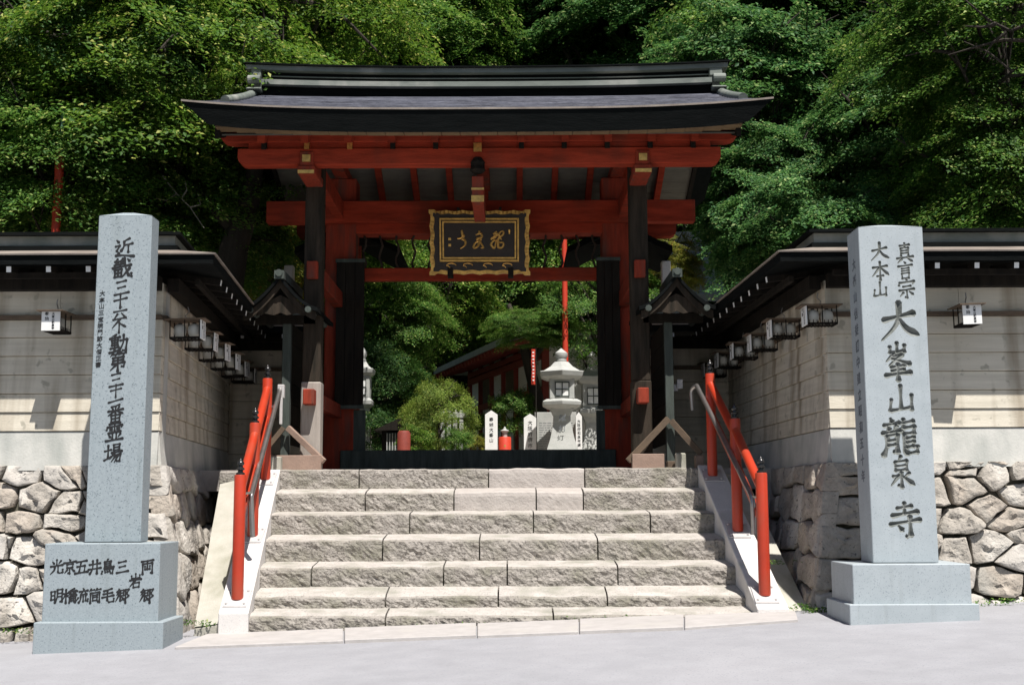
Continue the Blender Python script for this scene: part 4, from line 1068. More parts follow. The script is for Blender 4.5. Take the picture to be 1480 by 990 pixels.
# centre bracket
cxb = PX(690.5, 14.8, 270)
m = MB(); m.box(cxb - .072, cxb + .072, YP - .14, YP + 1.0, PZ(292, 14.8), PZ(256, 14.8)); m.build('centre_beam_end', 'redpost', gate, bevel=.006)
m = MB(); m.box(cxb - .078, cxb + .078, YP - .155, YP - .139, PZ(293, 14.8), PZ(284, 14.8)); m.build('gilt_fitting', 'gold', gate); m = MB(); m.box(cxb - .078, cxb + .078, YP - .152, YP - .139, PZ(276, 14.8), PZ(273, 14.8)); m.build('gilt_fitting', 'gold', gate); m = MB(); m.box(cxb - .05, cxb + .05, YP - .17, YP - .13, PZ(221, 14.8), PZ(209, 14.8)); m.build('gilt_fitting', 'gold', gate)
m = MB(); m.lathe((cxb, YP - .13, PZ(252, 14.8)), [(.05, 0), (.10, .04), (.07, .09), (.09, .14), (.05, .2)], 12); m.box(cxb - .085, cxb + .085, YP - .15, YP - .05, PZ(244, 14.8), PZ(237, 14.8)); m.build('carved_bracket', 'darkwood', gate)
# twisted rods in the opening over the transom
N = 15
for i in range(N):
    u = lerp(527, 858, i / (N - 1)); x = PX(u, YM, 360)
    pts = [(x + .028 * math.sin(j * 1.7 + i), YM + .02 * math.cos(j * 2 + i), lerp(PZ(389, YM), PZ(338, YM), j / 6)) for j in range(7)]
    MB().tube(pts, .017, 6).build('twisted_rod', 'bamboo', gate)
# small roofs over the rear of each pillar (gable end facing the road)
def gable(root, xc, hw, v_eave, v_apex, Y0, Y1, name, mat, thick=.08, Yref=None, curve=.5, edge=None):
    Yr_ = Yref or Y0; ze, za = PZ(v_eave, Yr_), PZ(v_apex, Yr_)
    n = 8; prof = []
    for i in range(-n, n + 1):
        t = abs(i) / n; prof.append((xc + hw * i / n, ze + (za - ze) * (1 - t) ** (1 + curve)))
    poly = prof + [(p[0], p[1] - thick) for p in reversed(prof)]
    vs = [(p[0], Y0, p[1]) for p in poly] + [(p[0], Y1, p[1]) for p in poly]; L = len(poly); k = 2 * n + 1
    fs = [(i, i + 1, i + 1 + L, i + L) for i in range(L - 1)] + [(L - 1, 0, L, 2 * L - 1)]
    fs += [(i, i + 1, L - 2 - i, L - 1 - i) for i in range(k - 1)] + [(L + i, L + i + 1, 2 * L - 2 - i, 2 * L - 1 - i) for i in range(k - 1)]
    MB().add(vs, fs).build(name, mat, root)
    return ze, za
for xc in ((xm[0][0] + xm[0][1]) / 2 + .0, (xm[1][0] + xm[1][1]) / 2 + .1):
    gable(gate, xc, .80, 356, 318, YM + .5, YM + 2.2, 'rear_roof', 'eave', .10, Yref=YM + .5, curve=.15)
    m = MB(); m.box(xc - .5, xc + .5, YM + .7, YM + .76, PZ(352, YM + .6), PZ(340, YM + .6)); m.build('rear_roof_tie', 'darkwood', gate)

# boards hung on the inner faces of the main pillars
for s, (u0, u1, v0, v1) in (('left', (485, 526, 376, 588)), ('right', (863, 897, 375, 590))):
    Yb = YM - .27
    t = thing('hanging_board', 'tall dark plank panel fixed on the %s vermilion pillar of the gate' % s, 'panel', P((u0 + u1) / 2, v1, Yb), 'dark plank panels on the gate pillars')
    x0, x1 = PX(u0, Yb, 480), PX(u1, Yb, 480); z0, z1 = PZ(v1, Yb), PZ(v0, Yb)
    for k in range(3):
        MB().box(lerp(x0, x1, k / 3) + .002, lerp(x0, x1, (k + 1) / 3) - .002, Yb - .02, Yb + .025, z0, z1).build('plank', 'darkwood', t, bevel=.004)
    MB().box(x0 - .01, x1 + .01, Yb - .032, Yb + .02, z0 - .02, z0 + .03).build('batten', 'greywood', t)
    MB().box(x0 - .01, x1 + .01, Yb - .032, Yb + .02, z1 - .03, z1 + .02).build('batten', 'greywood', t)
    # lower weathered board beside the pillar foot
    MB().box(x0 + (.1 if s == 'left' else -.02), x1 + (.02 if s == 'left' else -.1), YM - .18, YM - .12, PZ(652, YM), z0 - .03).build('lower_board', 'greywood', t)

# ------------------------------------------------------------------ name plaque
YQ = 17.0
qt = thing('name_plaque', 'black and gilt scalloped name plaque with three gold characters under the lintel', 'plaque', P(693, 396, YQ))
tilt = .16
def Q(u, v, d=0.):
    p = P(u, v, YQ); z0 = PZ(396, YQ); return (p.x, YQ - (p.z - z0) * tilt - d + .12, p.z)
def outline(u0, u1, v0, v1, amp, n=14):
    pts = []
    for a, b, nn, horiz in (((u0, v1), (u1, v1), n, 1), ((u1, v1), (u1, v0), n - 4, 0), ((u1, v0), (u0, v0), n, 1), ((u0, v0), (u0, v1), n - 4, 0)):
        for i in range(nn * 4):
            t = i / (nn * 4); u = lerp(a[0], b[0], t); v = lerp(a[1], b[1], t)
            e = min(t, 1 - t); k = amp * (.25 + .75 * abs(math.sin(t * math.pi * (6 if horiz else 4)))) * (1 if e > .06 else 0) 
            if horiz: v += k if v < 350 else -k
            else: u += k if u < 693 else -k
            pts.append((u, v))
    return pts
def plate(poly, d0, d1, name, mat):
    n = len(poly); c = (sum(p[0] for p in poly) / n, sum(p[1] for p in poly) / n)
    vs = [Q(u, v, d1) for u, v in poly] + [Q(u, v, d0) for u, v in poly] + [Q(*c, d1), Q(*c, d0)]
    fs = [(i, (i + 1) % n, 2 * n) for i in range(n)] + [((i + 1) % n + n, i + n, 2 * n + 1) for i in range(n)] + [(i, i + n, (i + 1) % n + n, (i + 1) % n) for i in range(n)]
    return MB().add(vs, fs).build(name, mat, qt)
plate(outline(620, 766.5, 304.5, 396, 2.4), 0, .03, 'scalloped_border', 'gold')
plate(outline(626, 760.5, 309.5, 391, 2.2), .03, .045, 'border_board', 'plaquewood')
def frame(u0, u1, v0, v1, w, d0, d1, name, mat):
    m = MB()
    for a in (((u0, v0), (u1, v0 + w)), ((u0, v1 - w), (u1, v1)), ((u0, v0 + w), (u0 + w, v1 - w)), ((u1 - w, v0 + w), (u1, v1 - w))):
        (a0, b0), (a1, b1) = a
        m.hexa([Q(a0, b1, d1), Q(a1, b1, d1), Q(a1, b1, d0), Q(a0, b1, d0), Q(a0, b0, d1), Q(a1, b0, d1), Q(a1, b0, d0), Q(a0, b0, d0)])
    return m.build(name, mat, qt)
frame(635.5, 750, 317.5, 378, 2.3, .045, .085, 'outer_frame', 'gold')
frame(639.5, 746, 321.5, 374, 2.2, .045, .075, 'inner_frame', 'gold')
m = MB(); 
for k, (a, b, c, d) in enumerate([(637.5, 748, 319.5, 376.5)]):
    m.hexa([Q(a, d, .055), Q(b, d, .055), Q(b, d, .03), Q(a, d, .03), Q(a, c, .055), Q(b, c, .055), Q(b, c, .03), Q(a, c, .03)])
m.build('black_field', 'plaquewood', qt)
# gold cursive strokes, as swept brush lines (photo coordinates inside the plaque crop)
def qs(pts): return [(600 + x * .12162, 290 + y * .12162) for x, y in pts]
strokes = [
    [(555, 360), (560, 400), (562, 440), (558, 470)], [(500, 455), (540, 450), (585, 418), (560, 455), (590, 475), (600, 510), (575, 545), (535, 570)],
    [(760, 365), (762, 395), (745, 405), (720, 415)], [(745, 405), (785, 400), (790, 440), (745, 450), (735, 470), (790, 470)], [(750, 490), (720, 500), (700, 530), (700, 560), (740, 545), (765, 500), (760, 470), (790, 520), (812, 560), (780, 560)],
    [(970, 375), (930, 405), (960, 400), (985, 410), (930, 440), (900, 465), (965, 440)], [(950, 470), (915, 500), (905, 530), (940, 565), (955, 520), (965, 470)],
    [(1000, 390), (1040, 370), (1050, 400), (1010, 440), (985, 470), (985, 520), (990, 555), (1025, 560), (1050, 530), (1040, 500), (1000, 500), (985, 470)], [(1005, 385), (1000, 430), (1030, 470)],
    [(1120, 350), (1120, 405)]]
m = MB()
for s in strokes:
    p = qs(s); fine = []
    for i in range(len(p) - 1):
        p0 = p[max(0, i - 1)]; p1 = p[i]; p2 = p[i + 1]; p3 = p[min(len(p) - 1, i + 2)]
        for k in range(5):
            t = k / 5
            fine.append(tuple(.5 * ((2 * p1[a]) + (-p0[a] + p2[a]) * t + (2 * p0[a] - 5 * p1[a] + 4 * p2[a] - p3[a]) * t * t + (-p0[a] + 3 * p1[a] - 3 * p2[a] + p3[a]) * t ** 3) for a in (0, 1)))
    fine.append(p[-1]); n = len(fine)
    rs = [.019 * (.55 + .45 * math.sin(math.pi * min(1, (i + 2) / n * 1.05))) for i in range(n)]
    m.tube([Q(u, v, .058) for u, v in fine], rs, 6)
m.build('gold_characters', 'gold', qt)
m = MB()
for v in (344.5, 353):
    a, c = 648, v
    m.hexa([Q(a, c + 3.4, .062), Q(a + 4, c + 3.4, .062), Q(a + 4, c + 3.4, .05), Q(a, c + 3.4, .05), Q(a, c, .062), Q(a + 4, c, .062), Q(a + 4, c, .05), Q(a, c, .05)])
m.build('gold_seal', 'gold', qt)
# carved swirls on the lower border
m = MB()
for uc in (652, 676, 705, 733):
    pts = [Q(uc + 7 * math.cos(t) * (1 if t < 3.3 else .5), 383 - 3.2 * math.sin(t), .05) for t in lin(0, 4.2, 12)]
    m.tube(pts, .008, 5)
for uc in lin(630, 757, 22): m.tube([Q(uc, 306.5, .035), Q(uc, 310.5, .04)], .010, 5)
for vc in lin(322, 380, 12): m.tube([Q(623.5, vc, .035), Q(627, vc, .04)], .010, 5).tube([Q(763, vc, .035), Q(759.5, vc, .04)], .010, 5)
m.build('carved_swirls', 'gold', qt, kind='stuff')
MB().box(PX(646, YQ), PX(654, YQ), YQ + .05, YQ + .2, PZ(399, YQ), PZ(386, YQ)).build('support_bracket', 'darkwood', qt); MB().box(PX(735, YQ), PX(743, YQ), YQ + .05, YQ + .2, PZ(399, YQ), PZ(386, YQ)).build('support_bracket', 'darkwood', qt)
MB().box(PX(660, YQ), PX(664, YQ), YQ - .1, YM - .3, PZ(306, YQ), PZ(302, YQ)).build('hanger', 'darkwood', qt); MB().box(PX(722, YQ), PX(726, YQ), YQ - .1, YM - .3, PZ(306, YQ), PZ(302, YQ)).build('hanger', 'darkwood', qt)

# ------------------------------------------------------------------ small roofed side screens
for s in (-1, 1):
    L = s < 0; Yc = 15.45
    xc = PX(404 if L else 979, Yc - .45, 450); xp = PX(414 if L else 967, Yc, 550)
    t = thing('side_screen', 'narrow roofed wooden screen with a dark post %s the gate' % ('left of' if L else 'right of'), 'roofed screen', (xp, Yc, LAND), 'roofed screens beside the gate')
    hw = .475
    gable(t, xc, hw, 443, 396, Yc - .50, 16.3, 'roof', 'eave', .05, Yref=Yc - .50, curve=.55)
    gable(t, xc, hw - .03, 449, 402, Yc - .45, Yc - .41, 'barge_board', 'postwood', .10, Yref=Yc - .50, curve=.5)
    zb = PZ(452, Yc - .45)
    m = MB(); m.prism([(xc - .30, zb - .02), (xc - .2, zb + .012), (xc - .08, zb - .012), (xc, zb + .02), (xc + .08, zb - .012), (xc + .2, zb + .012), (xc + .30, zb - .02), (xc + .27, zb + .09), (xc + .1, zb + .19), (xc, zb + .24), (xc - .1, zb + .19), (xc - .27, zb + .09)], Yc - .40, Yc - .37)
    m.build('gable_panel', 'postwood', t)
    m = MB(); m.tube([(xc, Yc - .55, PZ(394, Yc - .50)), (xc, Yc - .43, PZ(394, Yc - .50))], .045, 10); m.box(xc - .06, xc + .06, Yc - .53, 16.3, PZ(402, Yc - .50), PZ(390, Yc - .50)); m.build('ridge', 'greywood', t)
    m = MB(); m.box(xp - .052, xp + .052, Yc - .05, Yc + .06, LAND, PZ(446, Yc)); m.build('post', 'greywood', t, bevel=.006)
    m = MB(); m.box(xc - .38, xc + .38, Yc - .06, Yc + .04, PZ(468, Yc), PZ(455, Yc)); m.build('cross_arm', 'darkwood', t)
    for q in (-1, 1):
        MB().tube([(xc + q * .36, Yc - .51, PZ(455, Yc)), (xc + q * .36, 16.3, PZ(455, Yc))], .04, 8).build('side_purlin', 'greywood', t)
    # boards running back to the wall
    for k in range(6):
        z0 = LAND + .35 + k * .26
        MB().box(xp - .02, xp + .02, Yc + .07, 17.3, z0, z0 + .25).build('screen_board', 'darkwood', t)
    # sleeper and braces
    y = Yc - .24; yb = Yc - .12
    m = MB(); m.box(PX(380 if L else 912, y), PX(466 if L else 958, y), y - .07, y + .04, LAND - .005, PZ(657, y)); m.build('sleeper', 'pinkwood', t, bevel=.006)
    MB().box(xp - .07, xp + .07, y, yb + .1, LAND - .004, LAND + .10).build('cross_sleeper', 'railwood', t, bevel=.006)
    if L:
        MB().bar(P(416, 618, yb), P(468, 667, y - .02), .06, .07).build('brace', 'pinkwood', t, bevel=.004)
        MB().bar(P(410, 618, yb), P(376, 660, y + .1), .06, .06).build('brace', 'railwood', t)
        MB().box(PX(390, y), PX(412, y), y - .24, y - .10, LAND - .005, PZ(659, y - .1)).build('foot_stone', 'concrete', t, bevel=.012)
    else:
        MB().bar(P(966, 605, yb), P(908, 666, y - .02), .055, .07).build('brace', 'railwood', t)
        MB().bar(P(970, 608, yb), P(1013, 656, y), .055, .07).build('brace', 'railwood', t)
        MB().box(PX(973, y), PX(987, y), y - .2, y - .05, LAND - .005, PZ(656, y - .1)).build('foot_stone', 'concrete', t, bevel=.015)
        MB().box(PX(1002, y), PX(1014, y), y - .12, y + .02, LAND - .005, PZ(659, y - .1)).build('end_block', 'pinkwood', t, bevel=.008)
    # white post behind
    w = thing('white_post', 'white square post standing behind the %s screen roof' % ('left' if L else 'right'), 'post', P(430 if L else 962, 470, 19.0), 'white posts behind the screens')
    m = MB(); m.box(PX(411 if L else 956, 19, 395), PX(424.5 if L else 969, 19, 395), 18.95, 19.1, LAND, PZ(383 if L else 379, 19)); m.build('shaft', 'stringer', w, bevel=.01)
MB_ = MB().box(PX(979, 15.6), PX(987, 15.6), 15.56, 15.62, PZ(563, 15.6), PZ(550, 15.6)).box(PX(965, 15.6), PX(981, 15.6), 15.6, 15.7, PZ(566, 15.6), PZ(557, 15.6))
ob = MB_.build('wall_light_box', 'plate', None); meta(ob, 'small white box on a round arm fixed to the right screen post', 'junction box')

# ================================================================== HANGING LANTERNS
def lantern_proto():
    """front of basket faces -Y, name board on the left end; origin at top centre"""
    t = bpy.data.objects.new('hanging_lantern', None); COL.objects.link(t); ORG[t.name] = Vector((0, 0, 0))
    m = MB(); m.box(-.26, .26, -.16, .16, -.010, .004); m.build('roof_board', 'railwood', t)
    m = MB(); m.box(-.20, -.185, -.115, .115, -.25, -.012); bd = m.build('name_board', 'white', t)
    m = MB()
    for z in (-.25, -.235):
        m.box(-.185, .20, -.115, -.10, z, z + .012); m.box(-.185, .20, .10, .115, z, z + .012); m.box(.188, .20, -.115, .115, z, z + .012)
    for i in range(9): x = -.17 + i * .043; m.box(x, x + .012, -.11, .11, -.256, -.248)
    for x in (-.18, .005, .188):
        for y in (-.112, .10): m.box(x, x + .012, y, y + .012, -.25, -.012)
    for i in range(8): x = -.16 + i * .047; m.box(x, x + .008, -.115, -.107, -.25, -.19)
    m.build('basket', 'darkwood', t)
    for x in (-.085, .095):
        m = MB(); m.lathe((x, 0, -.135), [(.02, -.085), (.05, -.078), (.072, -.05), (.082, 0), (.072, .05), (.05, .078), (.02, .085)], 16); m.build('paper_globe', 'paper', t, smooth=True)
        m = MB(); m.lathe((x, 0, -.135), [(.025, .083), (.025, .10)], 10); m.lathe((x, 0, -.135), [(.025, -.10), (.025, -.083)], 10); m.build('globe_rim', 'blackgloss', t)
    m = MB(); m.tube([(0, 0, .0), (.03, 0, .06), (-.02, 0, .11), (0, 0, .17)], .006, 6); m.build('hook', 'steel', t)
    return t
LP = lantern_proto()
txt = MB()
vs, fs = [], []
for k, (yy, s) in enumerate(((-.05, '奉納'), (.03, '大峯山龍泉寺'))):
    for i, c in enumerate(s):
        v_, f_ = text_verts(c, .034 if k else .05, .001, .0006, 0)
        txt.add([(-.2015 - w.z, -yy - w.x, -.04 - i * (.036 if k else .06) + w.y) for w in v_], f_)
txt.build('board_lettering', 'ink', LP, kind='stuff')
ordn = ['nearest', 'second', 'third', 'fourth', 'fifth', 'innermost']
first = True
def place_lantern(x, y, z, rz, label, s=1.0, group='paired paper lanterns hung under the wall eaves'):
    global first
    o = LP if first else copy_tree(LP)
    first = False
    o.location = (x, y, z + random.uniform(-.012, .012)); o.rotation_euler = (random.uniform(-.03, .03), random.uniform(-.03, .03), rz + random.uniform(-.09, .09)); o.scale = (s, s, s); meta(o, label, 'lantern', group)
    return o
for k in range(6):
    y = 12.32 + k * .98
    x = lerp(CR[0], CRb[0], (y - 12.5) / 4.9) - (.13 if k == 0 else .24)
    place_lantern(x, y if k else 12.28, PZ(445, 12.3), 0, 'paper lantern pair on the right recess wall, %s from the road' % ordn[k] if k not in (0, 5) else ('paper lantern pair at the outer corner of the right wall' if k == 0 else 'innermost paper lantern pair on the right recess wall'), .80)
for k in range(6):
    y = 12.62 + k * .90
    x = lerp(CL[0], CLb[0], (y - 12.5) / 4.9) + .24
    o = place_lantern(x, y, PZ(458, 12.4), math.pi, 'paper lantern pair on the left recess wall, %s from the road' % ordn[k] if k not in (0, 5) else ('paper lantern pair nearest the road on the left recess wall' if k == 0 else 'innermost paper lantern pair on the left recess wall'), .82)
place_lantern(PX(76, 12.2), 12.20, PZ(450, 12.2), math.pi / 2, 'white fronted lantern alone on the left front wall', .80)
place_lantern(PX(1405, 12.2), 12.20, PZ(445, 12.2), math.pi / 2, 'white fronted lantern alone on the right front wall', .80)
# ================================================================== COURTYARD
def lant(Y, uc, w_px, vs_, label, group='stone lanterns in the courtyard', text=True, n=6):
    """vs_: finial top, roof top, roof bottom, box bottom, platform bottom, waist, base"""
    x = PX(uc, Y, 600); k = Y / FPX; z = [PZ(v, Y) for v in vs_]
    t = thing('stone_lantern', label, 'stone lantern', (x, Y, LAND), group)
    r = w_px * k / 2; rot = math.pi / n
    m = MB(); m.lathe((x, Y, z[1]), [(r * .22, -.02), (r * .24, .04), (r * .20, .06), (r * .28, .12), (r * .27, (z[0] - z[1]) * .66), (r * .12, (z[0] - z[1]) * .86), (.008, z[0] - z[1])], 16); m.build('finial', 'lstone', t, smooth=True)
    h = z[1] - z[2]
    m = MB(); m.lathe((x, Y, z[2]), [(r * .70, -.02), (r * 1.0, h * .12), (r * 1.08, h * .42), (r * .88, h * .46), (r * .55, h * .72), (r * .34, h)], n, rot); m.build('cap', 'lstone', t, bevel=.01)
    m = MB(); m.box(x - r * .52, x + r * .52, Y - r * .52, Y + r * .52, z[3], z[2] + .02); fb = m.build('light_box', 'lstone', t, bevel=.01)
    wz0, wz1 = lerp(z[3], z[2], .12), lerp(z[3], z[2], .80)
    m = MB(); m.box(x - r * .30, x + r * .30, Y - r * .535, Y - r * .53, wz0, wz1); m.build('window_paper', 'white', fb)
    m = MB()
    for q in (-.30, -.015, .27): m.box(x + r * q, x + r * (q + .04), Y - r * .56, Y - r * .53, wz0 - .015, wz1 + .015)
    for q in (0, .5, 1): zz = lerp(wz0, wz1, q); m.box(x - r * .30, x + r * .31, Y - r * .562, Y - r * .53, zz - .010, zz + .010)
    m.build('window_lattice', 'greywood', fb)
    m = MB(); m.lathe((x, Y, z[4]), [(r * .62, -.0), (r * .92, (z[3] - z[4]) * .35), (r * .95, (z[3] - z[4]) * .75), (r * .75, (z[3] - z[4]))], n, rot); m.build('platform', 'lstone', t, bevel=.01)
    m = MB(); m.lathe((x, Y, z[6]), [(r * .95, 0), (r * .85, .1), (r * .62, (z[5] - z[6]) * .55), (r * .45, z[5] - z[6]), (r * .44, (z[4] - z[6]) * .86), (r * .60, z[4] - z[6])], 4, math.pi / 4, sx=1.15); m.build('shaft', 'lstone', t)
    if text:
        m = letters(MB(), [(c, x, PZ(v, Y - r * .6), .15) for c, v in (('献', 604), ('灯', 620))], lambda a, b, d: (a, Y - r * .62 - d, b), .002, .0, .1)
        m.build('carved_text', 'ink_soft', t)
    return t
lant(24.2, 812, 68, (504, 524, 549, 578, 592, 612, 662), 'large pale stone lantern with paned window seen through the gate opening')
lant(26.0, 857, 60, (508, 532, 556, 590, 604, 622, 660), 'second pale stone lantern half hidden behind the right gate pillar', text=False, n=4)
lant(24.5, 523, 46, (500, 522, 542, 575, 590, 610, 655), 'grey stone lantern half hidden behind the left gate pillar', text=False, n=4)

def post_sign(u0, u1, vt, Y, label, chars, size, mat='white', pointed=True, us=None):
    x0, x1 = PX(u0, Y), PX(u1, Y); zt = PZ(vt, Y); zs = PZ(vt + (6 if pointed else 0), Y)
    t = thing('sign_post', label, 'sign post', (x0, Y, LAND), None)
    m = MB(); m.box(x0, x1, Y, Y + .12, LAND, zs); m.build('shaft', mat, t, bevel=.004)
    if pointed:
        xm_ = (x0 + x1) / 2
        m = MB(); m.prism([(x0, zs), (x1, zs), (xm_, zt)], Y, Y + .12); m.build('pointed_top', mat, t)
    uc = us or (u0 + u1) / 2; n = len(chars)
    m = letters(MB(), [(c, PX(uc, Y), PZ(lerp(vt + 13, vt + 13 + size * 1.15 * (n - 1), i / max(1, n - 1)), Y), size * Y / FPX) for i, c in enumerate(chars)], lambda a, b, d: (a, Y - .004 - d, b), .001, .0, .1)
    m.build('lettering', 'ink', t)
    return t
post_sign(701, 719, 593, 24.6, 'white pointed wooden post with a column of writing, left of the red barrel', '奉納大峯山', 6.5)
post_sign(757, 775, 598, 25.0, 'short white post with bold black writing beside the pale notice board', '大阪府堺市奉納', 7.2)
post_sign(832, 841, 596, 25.0, 'slim white post with small writing right of the notice board', '大阪府和泉市講', 5.0)
ib = thing('notice_board', 'pale grey notice board covered in lines of writing behind the stone lantern', 'notice board', (PX(803, 25.2), 25.2, LAND))
MB().box(PX(773, 25.2), PX(833, 25.2), 25.2, 25.26, LAND + .02, PZ(596, 25.2)).build('panel', 'lstone', ib, bevel=.006)
m = MB()
for r in range(12):
    z = PZ(612 + r * 3.3, 25.2); x = PX(779, 25.2); xe = PX(829, 25.2)
    while x < xe:
        w = random.uniform(.03, .10); m.box(x, min(x + w, xe), 25.197, 25.199, z, z + .009); x += w + .018
m.build('writing', 'ink_soft', ib)
rb = thing('red_barrel', 'red lacquered offering barrel with a pale metal lid behind the threshold', 'barrel', (PX(729, 24.2), 24.2, LAND))
x = PX(729.5, 24.2); r = .125
MB().lathe((x, 24.2, LAND), [(r * 1.05, 0), (r * 1.08, .03), (r, .1), (r, PZ(633, 24.2) - LAND), (r * .9, PZ(631.5, 24.2) - LAND)], 20).build('body', 'redrail', rb, smooth=True)
MB().lathe((x, 24.2, PZ(632, 24.2)), [(.05, 0), (.05, .10), (.085, .115), (.09, .13), (.03, .16), (.02, .19), (.005, .21)], 16).build('lid', 'lstone', rb, smooth=True)
MB().lathe((x, 24.1, PZ(645, 24.2)), [(.02, -.04), (.032, 0), (.02, .05)], 10).build('emblem', 'gold', rb)
sx_ = PX(714, 24.2)
sg = MB(); sg.lathe((sx_, 24.2, LAND), [(.06, 0), (.055, .12), (.04, .2), (.055, .27), (.05, .33), (.028, .36), (.022, .38), (.045, .42), (.048, .46), (.02, .50)], 12, sy=.8)
sg.tube([(sx_ - .05, 24.17, LAND + .31), (sx_ - .08, 24.13, LAND + .24), (sx_ - .03, 24.1, LAND + .22)], .016, 7); sg.tube([(sx_ + .05, 24.17, LAND + .31), (sx_ + .08, 24.13, LAND + .27), (sx_ + .05, 24.1, LAND + .35)], .016, 7)
o = sg.build('small_statue', 'darkwood', None, smooth=True); meta(o, 'small dark figurine standing between the white post and red barrel', 'statue')
# tall vermilion pole
pp_ = thing('red_pole', 'tall vermilion pole rising behind the large stone lantern', 'pole', (PX(818, 24.9), 24.9, LAND))
m = MB(); m.lathe((PX(818, 24.9), 24.9, LAND), [(.062, 0), (.056, PZ(338, 24.9) - LAND), (.052, PZ(290, 24.9) - LAND)], 14); m.build('shaft', 'redrail', pp_, smooth=True)
bn_ = thing('red_banner', 'narrow red banner with white marks hanging by the leaning trunk', 'banner', P(771, 555, 25))
m = MB(); rows = []
for i in range(14):
    v = lerp(505, 556, i / 13); rows.append([(PX(768.5, 25) + .005 * math.sin(i * .9), 25 + .02 * math.sin(i), PZ(v, 25)), (PX(774, 25) + .005 * math.sin(i * .9 + 1), 25.02, PZ(v, 25))])
m.grid(rows); m.grid([[(p[0], p[1] + .01, p[2]) for p in r] for r in rows]); m.build('cloth', 'redrail', bn_)
m = MB()
for i in range(9): v = 509 + i * 5; m.box(PX(770, 25), PX(772.6, 25), 24.95, 24.955, PZ(v + 2, 25), PZ(v, 25))
m.build('white_marks', 'white', bn_); MB().tube([(PX(775, 25), 25.03, LAND), (PX(775, 25), 25.03, PZ(503, 25))], .015, 8).build('staff', 'darkwood', bn_)
# pole left of the gate, red below and green above
gp = thing('two_tone_pole', 'tall pole, red below and green above, among the trees far left', 'pole', (PX(85, 17), 17, LAND))
a = P(80, 345, 17); b = P(87, 220, 17); c = P(93, 160, 17)
MB().tube([(a.x, 17, LAND), a, b], .062, 12).build('red_section', 'redrail', gp, smooth=True)
MB().tube([b, c], .035, 12).build('green_section', 'greenpole', gp, smooth=True)
# red prayer hall
hall = thing('prayer_hall', 'red timbered hall with white panels under deep red eaves in the courtyard', 'hall', (PX(673, 33), 33, LAND))
F0 = Vector((PX(682, 33), 33.0)); F1 = Vector((.75, 26.9)); dv = (F1 - F0).normalized(); nv = Vector((-dv.y, dv.x)); nv = nv if nv.x < 0 else -nv
if nv.y > 0: pass
FL = (F1 - F0).length; zf = LAND; ztop = PZ(520, 33)
def H(s, o, z): q = F0 + dv * s + nv * o; return Vector((q.x, q.y, z))
MB().hexa([H(0, 0, zf), H(FL, 0, zf), H(FL, -1.5, zf), H(0, -1.5, zf), H(0, 0, ztop + .06), H(FL, 0, ztop + .06), H(FL, -1.5, ztop + .06), H(0, -1.5, ztop + .06)]).build('wall', 'hallwall', hall)
nb = 6; zbase = PZ(592, 33)
for i in range(nb + 1):
    s = FL * i / nb; MB().bar(H(s, .02, zf), H(s, .02, ztop + .05), .16, .08, up=(dv.x, dv.y, 0)).build('column', 'hallred', hall)
for z in (PZ(553, 33), PZ(544, 33), ztop, PZ(594, 33)):
    MB().bar(H(0, .06, z), H(FL, .06, z), .12, .13).build('tie_beam', 'hallred', hall)
for i in (1, 3): MB().hexa([H(FL * i / nb + .15, .03, zbase), H(FL * (i + 1) / nb - .15, .03, zbase), H(FL * (i + 1) / nb - .15, .0, zbase), H(FL * i / nb + .15, .0, zbase), H(FL * i / nb + .15, .03, PZ(556, 33)), H(FL * (i + 1) / nb - .15, .03, PZ(556, 33)), H(FL * (i + 1) / nb - .15, .0, PZ(556, 33)), H(FL * i / nb + .15, .0, PZ(556, 33))]).build('door_panel', 'railwood', hall)
ze0 = PZ(528, 32); za0 = PZ(528, 32) + .95
m = MB()
A0, A1, B0, B1 = H(-.25, 1.0, ze0), H(FL + .6, 1.0, ze0), H(1.6, -2.2, za0), H(FL + .6, -2.2, za0)
C0 = H(-.25, -3.6, ze0)
m.add([A0, A1, B1, B0, A0 + Vector((0, 0, -.14)), A1 + Vector((0, 0, -.14)), B1 + Vector((0, 0, -.14)), B0 + Vector((0, 0, -.14)), C0, C0 + Vector((0, 0, -.14))], [(0, 1, 2, 3), (7, 6, 5, 4), (0, 4, 5, 1), (0, 3, 8), (4, 9, 7), (0, 8, 9, 4)])
m.build('roof', 'hallroof', hall)
nrf = 24
for i in range(nrf):
    s = lerp(-.15, FL + .5, i / (nrf - 1)); f = .0
    MB().bar(H(s, .95, ze0 - .20), H(s, 0, ze0 + .02), .08, .10).build('rafter', 'hallred', hall)
MB().hexa([H(-.2, .97, ze0 - .15), H(FL, .97, ze0 - .15), H(FL, 0, ze0 + .10), H(-.2, 0, ze0 + .10), H(-.2, .97, ze0 - .14), H(FL, .97, ze0 - .14), H(FL, 0, ze0 + .12), H(-.2, 0, ze0 + .12)]).build('soffit', 'hallred', hall)
# white stone fence of the hall
for i in range(6):
    u = 640 + i * 9; Y = 29.5
    t = MB().lathe((PX(u, Y), Y, LAND), [(.07, 0), (.07, PZ(600, Y) - LAND - .1), (.10, PZ(600, Y) - LAND - .06), (.10, PZ(597, Y) - LAND), (.02, PZ(592, Y) - LAND)], 4, math.pi / 4)
    o = t.build('stone_baluster', 'lstone', None); meta(o, 'pale stone fence post, %s from the left before the hall' % ['first', 'second', 'third', 'fourth', 'fifth', 'last'][i], 'fence post', 'pale stone fence posts before the hall')
